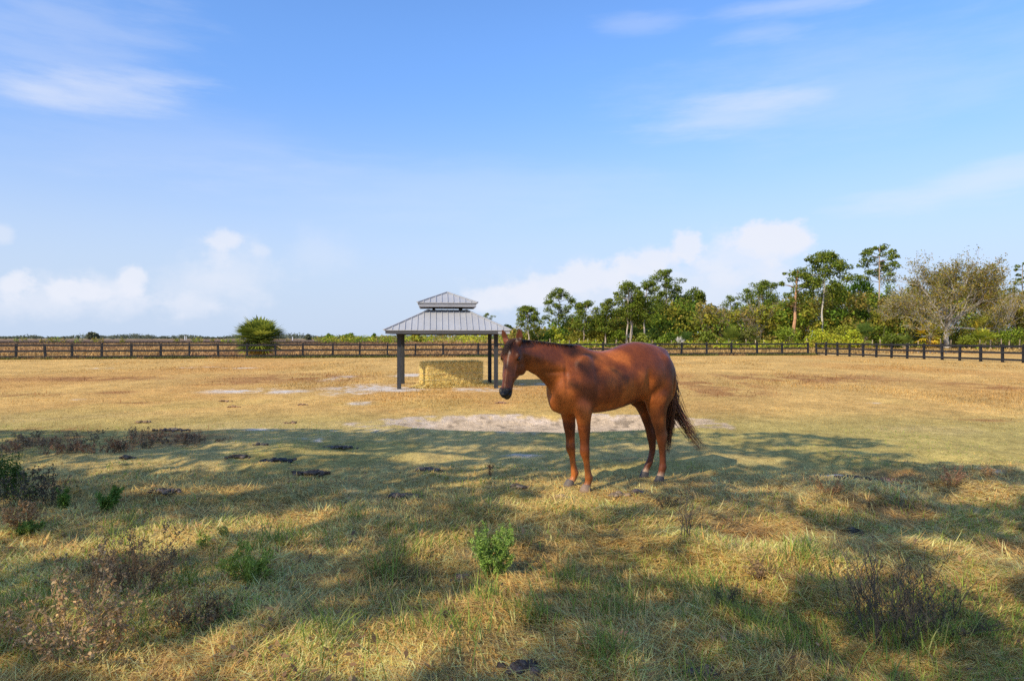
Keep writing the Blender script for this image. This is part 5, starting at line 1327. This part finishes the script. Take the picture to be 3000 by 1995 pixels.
# =================================================================== the shade trees behind the camera
def shade_target(x, y):
    """how much of the sun reaches the ground: 0 shade, 1 sun"""
    px = 1500 + x / y * FPX; py = HORIZON + CAMH * FPX / y
    edge = np.interp(px, [-600, 0, 350, 640, 900, 1200, 1700, 2100, 2350, 2600, 2680, 2900, 3100, 3400], [1262, 1262, 1262, 1262, 1258, 1258, 1264, 1268, 1272, 1285, 1335, 1372, 1400, 1430])
    n = fbm(x * .45 + 3, y * 1.0, .9, 500, 3); n2 = fbm(x * .8, y * 1.2, .34, 510, 2)
    lit = sstep(.60, .73, n + .25 * (n2 - .5)) * .75
    for cx, cy, rx, ry, rot, a in LITS:
        rx *= 1.12; ry *= 1.2
        dx = px - cx; dy = py - cy; c, s = math.cos(rot), math.sin(rot)
        d = np.sqrt(((dx * c + dy * s) / rx) ** 2 + ((-dx * s + dy * c) / ry) ** 2) + .9 * (n2 - .5) + .5 * (n - .5)
        lit = np.maximum(lit, a * (1 - sstep(.65, 1.15, d)))
    lit = np.maximum(lit, sstep(-2, 4, edge - py + 14 * (n - .5)))
    return lit
LITS = [(1050, 1910, 480, 78, -.03, 1.0), (1400, 1805, 150, 45, -.1, .95), (2230, 1620, 250, 95, .15, .95), (2860, 1680, 150, 70, .2, .9), (1500, 1655, 120, 80, 0, 1.0), (330, 1830, 240, 70, 0, .8), (1000, 1900, 560, 75, -.10, 0.97), (1330, 1830, 170, 60, -.2, 0.92), (560, 1975, 330, 60, 0, 0.92), (640, 1560, 420, 26, -.16, 1.00), (300, 1590, 300, 22, -.20, 1.00), (930, 1510, 160, 14, -.05, 0.97), (180, 1510, 90, 18, 0, 0.80), (1300, 1610, 75, 34, 0, 0.97), (1700, 1470, 240, 36, -.10, 1.00),
        (1560, 1415, 240, 12, 0, 0.92), (1280, 1342, 110, 12, 0, 1.00), (2260, 1535, 170, 38, .18, 1.00), (2220, 1660, 330, 62, .05, 1.00), (2780, 1610, 120, 40, .15, 0.97), (2960, 1640, 130, 46, .1, 0.97), (2650, 1760, 130, 40, 0, 0.64), (2420, 1460, 60, 18, 0, 0.92), (2200, 1340, 120, 10, 0, 1.00),
        (2520, 1315, 200, 9, 0, 1.00), (2330, 1308, 130, 7, 0, 0.92), (2120, 1290, 110, 7, 0, 0.80), (2900, 1440, 160, 22, 0, 1.00), (480, 1365, 330, 12, 0, 0.86), (640, 1440, 240, 12, 0, 0.80), (80, 1345, 160, 14, 0, 0.69), (850, 1330, 240, 9, 0, 0.80), (700, 1310, 220, 6, 0, 0.69), (1880, 1312, 120, 8, 0, 0.80),
        (1650, 1700, 120, 26, 0, 0.52), (1830, 1640, 150, 22, 0, 0.58), (1650, 1960, 240, 36, 0, 0.69), (2360, 1870, 100, 26, 0, 0.69), (2640, 1960, 160, 34, 0, 0.69), (1830, 1560, 130, 16, 0, 0.58)]
SDIR = np.array((math.sin(R(SUN_AZ)) * math.cos(R(SUN_EL)), math.cos(R(SUN_AZ)) * math.cos(R(SUN_EL)), -math.sin(R(SUN_EL))))
def shade_trees():
    rng = np.random.default_rng(99)
    n = 60000
    x = rng.uniform(-11.5, 13.5, n); y = rng.uniform(2.2, 13.2, n)
    lit = shade_target(x, y)
    # the horse itself stands in broken sunlight
    hx, hy = x, y
    hc = np.zeros(n)
    F_ = np.array((-.883, -.469))
    for lx in np.linspace(-.85, 1.55, 13):
        for hz in (.1, .4, .7, 1.0, 1.3, 1.6):
            if lx > 1.0 and hz < 1.0: continue
            if -.4 < lx < .45 and hz < .7: continue
            gx = 1.24 + F_[0] * lx + hz / math.tan(R(SUN_EL)) * math.sin(R(SUN_AZ)); gy = 8.17 + F_[1] * lx + hz / math.tan(R(SUN_EL)) * math.cos(R(SUN_AZ))
            hc = np.maximum(hc, 1 - sstep(.16, .34, np.hypot(x - gx, y - gy)))
    dap = fbm(x, y, .42, 520, 2)
    lit = np.maximum(lit, ell_mask(x, y, .05, 5.2, .34, .34, .3)); lit = np.maximum(lit, hc * (1.0 - .42 * sstep(.56, .66, dap)))
    kp = rng.random(n) > lit; x, y = x[kp], y[kp]
    h = rng.uniform(6.2, 12.5, len(x))
    P = np.c_[x, y, np.zeros(len(x))] - SDIR * (h / -SDIR[2])[:, None] * -1 * -1
    # keep out of the camera's view
    vis = (P[:, 1] > .2) & (np.abs(P[:, 0]) < .80 * P[:, 1] + .6) & (P[:, 2] - CAMH < .53 * P[:, 1] + .5)
    P = P[~vis]
    roots = [(-15.5, -6.5), (-9.0, -9.5), (-3.0, -8.8), (-12.0, 0.5), (1.5, -6.0)]
    labs = ['broad leafy shade tree behind the camera, far to the side', 'leafy shade tree behind the camera', 'leafy shade tree close behind the camera', 'leafy shade tree beside the camera throwing shade on the weeds', 'leafy shade tree behind the camera towards the woods']
    d = np.stack([np.hypot(P[:, 0] - a, P[:, 1] - b) for a, b in roots], 1); own = d.argmin(1)
    for k, (a, b) in enumerate(roots):
        Q = P[own == k]
        if len(Q) < 50: continue
        t = thing('shade_tree', labs[k], 'tree', (a, b, 0), 0, 'leafy trees shading the foreground')
        Q = Q - np.array((a, b, 0)); m = len(Q)
        col = np.array(DARKG)[rng.integers(0, 3, m)] * rng.uniform(.7, 1.3, m)[:, None]
        V, F, C = leaf_quads(Q, np.tile(-SDIR, (m, 1)), .17, .75, col, rng, .5)
        cm = MB(); cm.add(V, [F], C); cm.build('crown', leafm, t)
        tr = MB(); tr.tube([(0, 0, -.2), (.1, 0, 1.5), (0, .1, 3.2), (.1, .05, 5.5)], [.5, .36, .32, .28], 9, (.16, .13, .10))
        for j in range(9):
            q = Q[rng.integers(0, m)]; tr.tube([(.05, .05, rng.uniform(3.2, 5.4)), q * .5 + np.array((0, 0, 2.6)), q], [.14, .08, .03], 5, (.16, .13, .10))
        tr.build('trunk', bark, t)
shade_trees()
# =================================================================== camera, sun, sky
cam_d = bpy.data.cameras.new('camera'); cam = bpy.data.objects.new('camera', cam_d); COL.objects.link(cam)
cam.location = (0, 0, CAMH); cam.rotation_euler = (R(90), 0, 0)
cam_d.sensor_width = 36; cam_d.lens = FPX / 3000 * 36
cam_d.shift_y = -(997.5 - HORIZON) / 3000
cam_d.clip_start = .05; cam_d.clip_end = 20000
scene.camera = cam
ld = bpy.data.lights.new('sun', 'SUN'); ld.energy = 5.0; ld.angle = R(.5); ld.color = (1, .87, .66)
lo = bpy.data.objects.new('sun', ld); COL.objects.link(lo)
_d = Vector((math.sin(R(SUN_AZ)) * math.cos(R(SUN_EL)), math.cos(R(SUN_AZ)) * math.cos(R(SUN_EL)), -math.sin(R(SUN_EL))))
lo.rotation_euler = _d.to_track_quat('-Z', 'Y').to_euler(); lo.location = (-20, -20, 25)

def build_sky():
    w = bpy.data.worlds.new('World'); scene.world = w; w.use_nodes = True
    nt = w.node_tree; nt.nodes.clear(); lk = nt.links
    out = N(nt, 'ShaderNodeOutputWorld'); bg = N(nt, 'ShaderNodeBackground'); bg.inputs['Strength'].default_value = .145
    lk.new(bg.outputs[0], out.inputs[0])
    sky = N(nt, 'ShaderNodeTexSky'); sky.sky_type = 'NISHITA'; sky.sun_disc = False
    sky.sun_elevation = R(SUN_EL); sky.sun_rotation = R(180 + SUN_AZ); sky.altitude = 0; sky.air_density = 1.0; sky.dust_density = .6; sky.ozone_density = 2.0
    tc = N(nt, 'ShaderNodeTexCoord'); sep = N(nt, 'ShaderNodeSeparateXYZ'); lk.new(tc.outputs['Generated'], sep.inputs[0])
    def M(op, a, b=None, c=None):
        n = N(nt, 'ShaderNodeMath', operation=op)
        for i, v in enumerate((a, b, c)):
            if v is None: continue
            if isinstance(v, (int, float)): n.inputs[i].default_value = v
            else: lk.new(v, n.inputs[i])
        return n.outputs[0]
    az = M('ARCTAN2', sep.outputs[0], sep.outputs[1]); el = M('ARCSINE', sep.outputs[2])
    def noise(scale, sx, sy, detail=5, rough=.55, off=0):
        cb = N(nt, 'ShaderNodeCombineXYZ'); lk.new(M('MULTIPLY', az, sx), cb.inputs[0]); lk.new(M('MULTIPLY', el, sy), cb.inputs[1]); cb.inputs[2].default_value = off
        n = N(nt, 'ShaderNodeTexNoise'); n.inputs['Scale'].default_value = scale; n.inputs['Detail'].default_value = detail; n.inputs['Roughness'].default_value = rough
        lk.new(cb.outputs[0], n.inputs['Vector']); return n.outputs['Fac']
    nc = M('SUBTRACT', noise(26, 1, 1.25, 7, .6), .5); nb = M('SUBTRACT', noise(8, 1, 1.3, 4, .5, 3.0), .5); ns = M('SUBTRACT', noise(5, .8, 3.2, 7, .62, 7.0), .5); nf = M('SUBTRACT', noise(16, .5, 3.5, 6, .6, 9.0), .5)
    def A(px, py):
        a = math.atan((px - 1500) / FPX); return a, math.atan((HORIZON - py) / FPX * math.cos(a))
    def blob(px, py, rx, ry, amt, e0, e1, cum, rot=0.0, flat=0):
        a0, e_0 = A(px, py); ra = rx / FPX * math.cos(a0) ** 2; re = ry / FPX * math.cos(a0)
        dx = M('SUBTRACT', az, a0); dy = M('SUBTRACT', el, e_0)
        c, s = math.cos(rot), math.sin(rot)
        u = M('ADD', M('MULTIPLY', dx, c), M('MULTIPLY', dy, s)); v = M('SUBTRACT', M('MULTIPLY', dy, c), M('MULTIPLY', dx, s))
        u = M('DIVIDE', u, ra); v = M('DIVIDE', v, re)
        if flat: v = M('MULTIPLY', v, M('ADD', 1.0, M('MULTIPLY', M('LESS_THAN', v, 0.0), flat)))
        d = M('SQRT', M('ADD', M('MULTIPLY', u, u), M('MULTIPLY', v, v)))
        if cum: d = M('ADD', d, M('ADD', M('MULTIPLY', nc, 1.5), M('MULTIPLY', nb, 1.0)))
        else: d = M('ADD', d, M('ADD', M('MULTIPLY', ns, 2.0), M('MULTIPLY', nf, .9)))
        n = N(nt, 'ShaderNodeMapRange', interpolation_type='SMOOTHSTEP'); n.inputs['From Min'].default_value = e1; n.inputs['From Max'].default_value = e0; n.inputs['To Min'].default_value = 0; n.inputs['To Max'].default_value = amt
        lk.new(d, n.inputs['Value']); return n.outputs[0]
    tot = None
    for b in ((2262, 702, 140, 80, .95, .45, .95, 1), (2200, 760, 190, 95, .6, .3, 1.1, 1), (2010, 720, 68, 62, .85, .45, .95, 1), (1880, 775, 150, 62, .85, .45, 1.0, 1, .16), (1700, 822, 270, 56, .85, .45, 1.0, 1, .16), (1500, 868, 170, 42, .8, .4, 1.05, 1, .1), (1900, 850, 480, 95, .55, .2, 1.2, 1),
              (40, 838, 90, 58, .9, .45, .95, 1), (225, 858, 130, 50, .9, .45, .98, 1), (385, 822, 76, 56, .85, .45, .98, 1), (180, 880, 380, 80, .62, .2, 1.15, 1), (330, 840, 130, 50, .6, .3, 1.1, 1), (560, 850, 200, 90, .35, .1, 1.2, 1), (655, 708, 64, 40, .72, .35, 1.0, 1), (640, 750, 60, 40, .5, .2, 1.1, 1), (770, 735, 42, 26, .4, .25, 1.15, 1), (700, 800, 150, 110, .42, .1, 1.25, 1), (560, 895, 110, 36, .4, .2, 1.2, 1), (940, 740, 120, 70, .22, .1, 1.3, 1), (10, 690, 40, 40, .45, .3, 1.1, 1),
              (285, 275, 290, 56, .38, 0, 1.4, 0, .12), (80, 255, 240, 36, .24, 0, 1.4, 0, -.25), (420, 232, 220, 30, .24, 0, 1.4, 0, .15), (210, 120, 420, 150, .26, .05, 1.3, 0), (2140, 330, 270, 60, .32, 0, 1.35, 0, .12), (2230, 290, 200, 30, .26, .05, 1.3, 0, -.05), (1880, 70, 150, 32, .20, .05, 1.3, 0), (2220, 100, 120, 30, .22, .05, 1.3, 0), (2880, 530, 420, 62, .42, .05, 1.3, 0, .16), (2500, 250, 700, 150, .20, 0, 1.4, 0), (2350, 10, 300, 30, .3, .05, 1.3, 0), (1250, 560, 600, 100, .14, 0, 1.4, 0), (500, 420, 500, 120, .12, 0, 1.4, 0)):
        q = blob(*b[:7], b[7], b[8] if len(b) > 8 else 0.0)
        # clouds screen over each other
        tot = q if tot is None else M('SUBTRACT', 1.0, M('MULTIPLY', M('SUBTRACT', 1.0, tot), M('SUBTRACT', 1.0, q)))
    # colour of the clear sky
    hs = N(nt, 'ShaderNodeHueSaturation'); hs.inputs['Saturation'].default_value = SKY_SAT; hs.inputs['Value'].default_value = SKY_VAL
    lk.new(sky.outputs[0], hs.inputs['Color'])
    tn = N(nt, 'ShaderNodeMix', data_type='RGBA', blend_type='MULTIPLY'); tn.inputs['Factor'].default_value = 1; tn.inputs[7].default_value = (*SKY_TINT, 1); lk.new(hs.outputs[0], tn.inputs[6])
    te = N(nt, 'ShaderNodeMapRange', interpolation_type='SMOOTHSTEP'); te.inputs['From Min'].default_value = .12; te.inputs['From Max'].default_value = .44; lk.new(el, te.inputs['Value'])
    tl = N(nt, 'ShaderNodeMix', data_type='RGBA'); tl.inputs[6].default_value = (*SKY_LOW, 1); tl.inputs[7].default_value = (*SKY_TINT, 1); lk.new(te.outputs[0], tl.inputs['Factor']); lk.new(tl.outputs[2], tn.inputs[7])
    hz = N(nt, 'ShaderNodeMapRange', interpolation_type='SMOOTHERSTEP'); hz.inputs['From Min'].default_value = -.02; hz.inputs['From Max'].default_value = .38; hz.inputs['To Min'].default_value = HAZE_A; hz.inputs['To Max'].default_value = 0
    lk.new(el, hz.inputs['Value'])
    m1 = N(nt, 'ShaderNodeMix', data_type='RGBA'); m1.inputs[7].default_value = (*HAZE_C, 1); lk.new(hz.outputs[0], m1.inputs['Factor']); lk.new(tn.outputs[2], m1.inputs[6])
    m2 = N(nt, 'ShaderNodeMix', data_type='RGBA'); m2.inputs[7].default_value = (*CLOUD_C, 1); lk.new(tot, m2.inputs['Factor']); lk.new(m1.outputs[2], m2.inputs[6])
    lk.new(m2.outputs[2], bg.inputs['Color'])
SKY_SAT, SKY_VAL, SKY_TINT = 1.12, 1.7, (.78, .89, 1.07)
SKY_LOW = (.66, .68, .82)
HAZE_A, HAZE_C, CLOUD_C = .95, (3.95, 4.8, 6.2), (5.75, 6.0, 6.7)
build_sky()
scene.render.engine = 'CYCLES'
scene.view_settings.view_transform = 'Standard'; scene.view_settings.look = 'None'; scene.view_settings.exposure = 0; scene.view_settings.gamma = 1
scene.cycles.max_bounces = 7; scene.cycles.diffuse_bounces = 5; scene.cycles.transmission_bounces = 3; scene.cycles.transparent_max_bounces = 4
scene.cycles.use_denoising = False
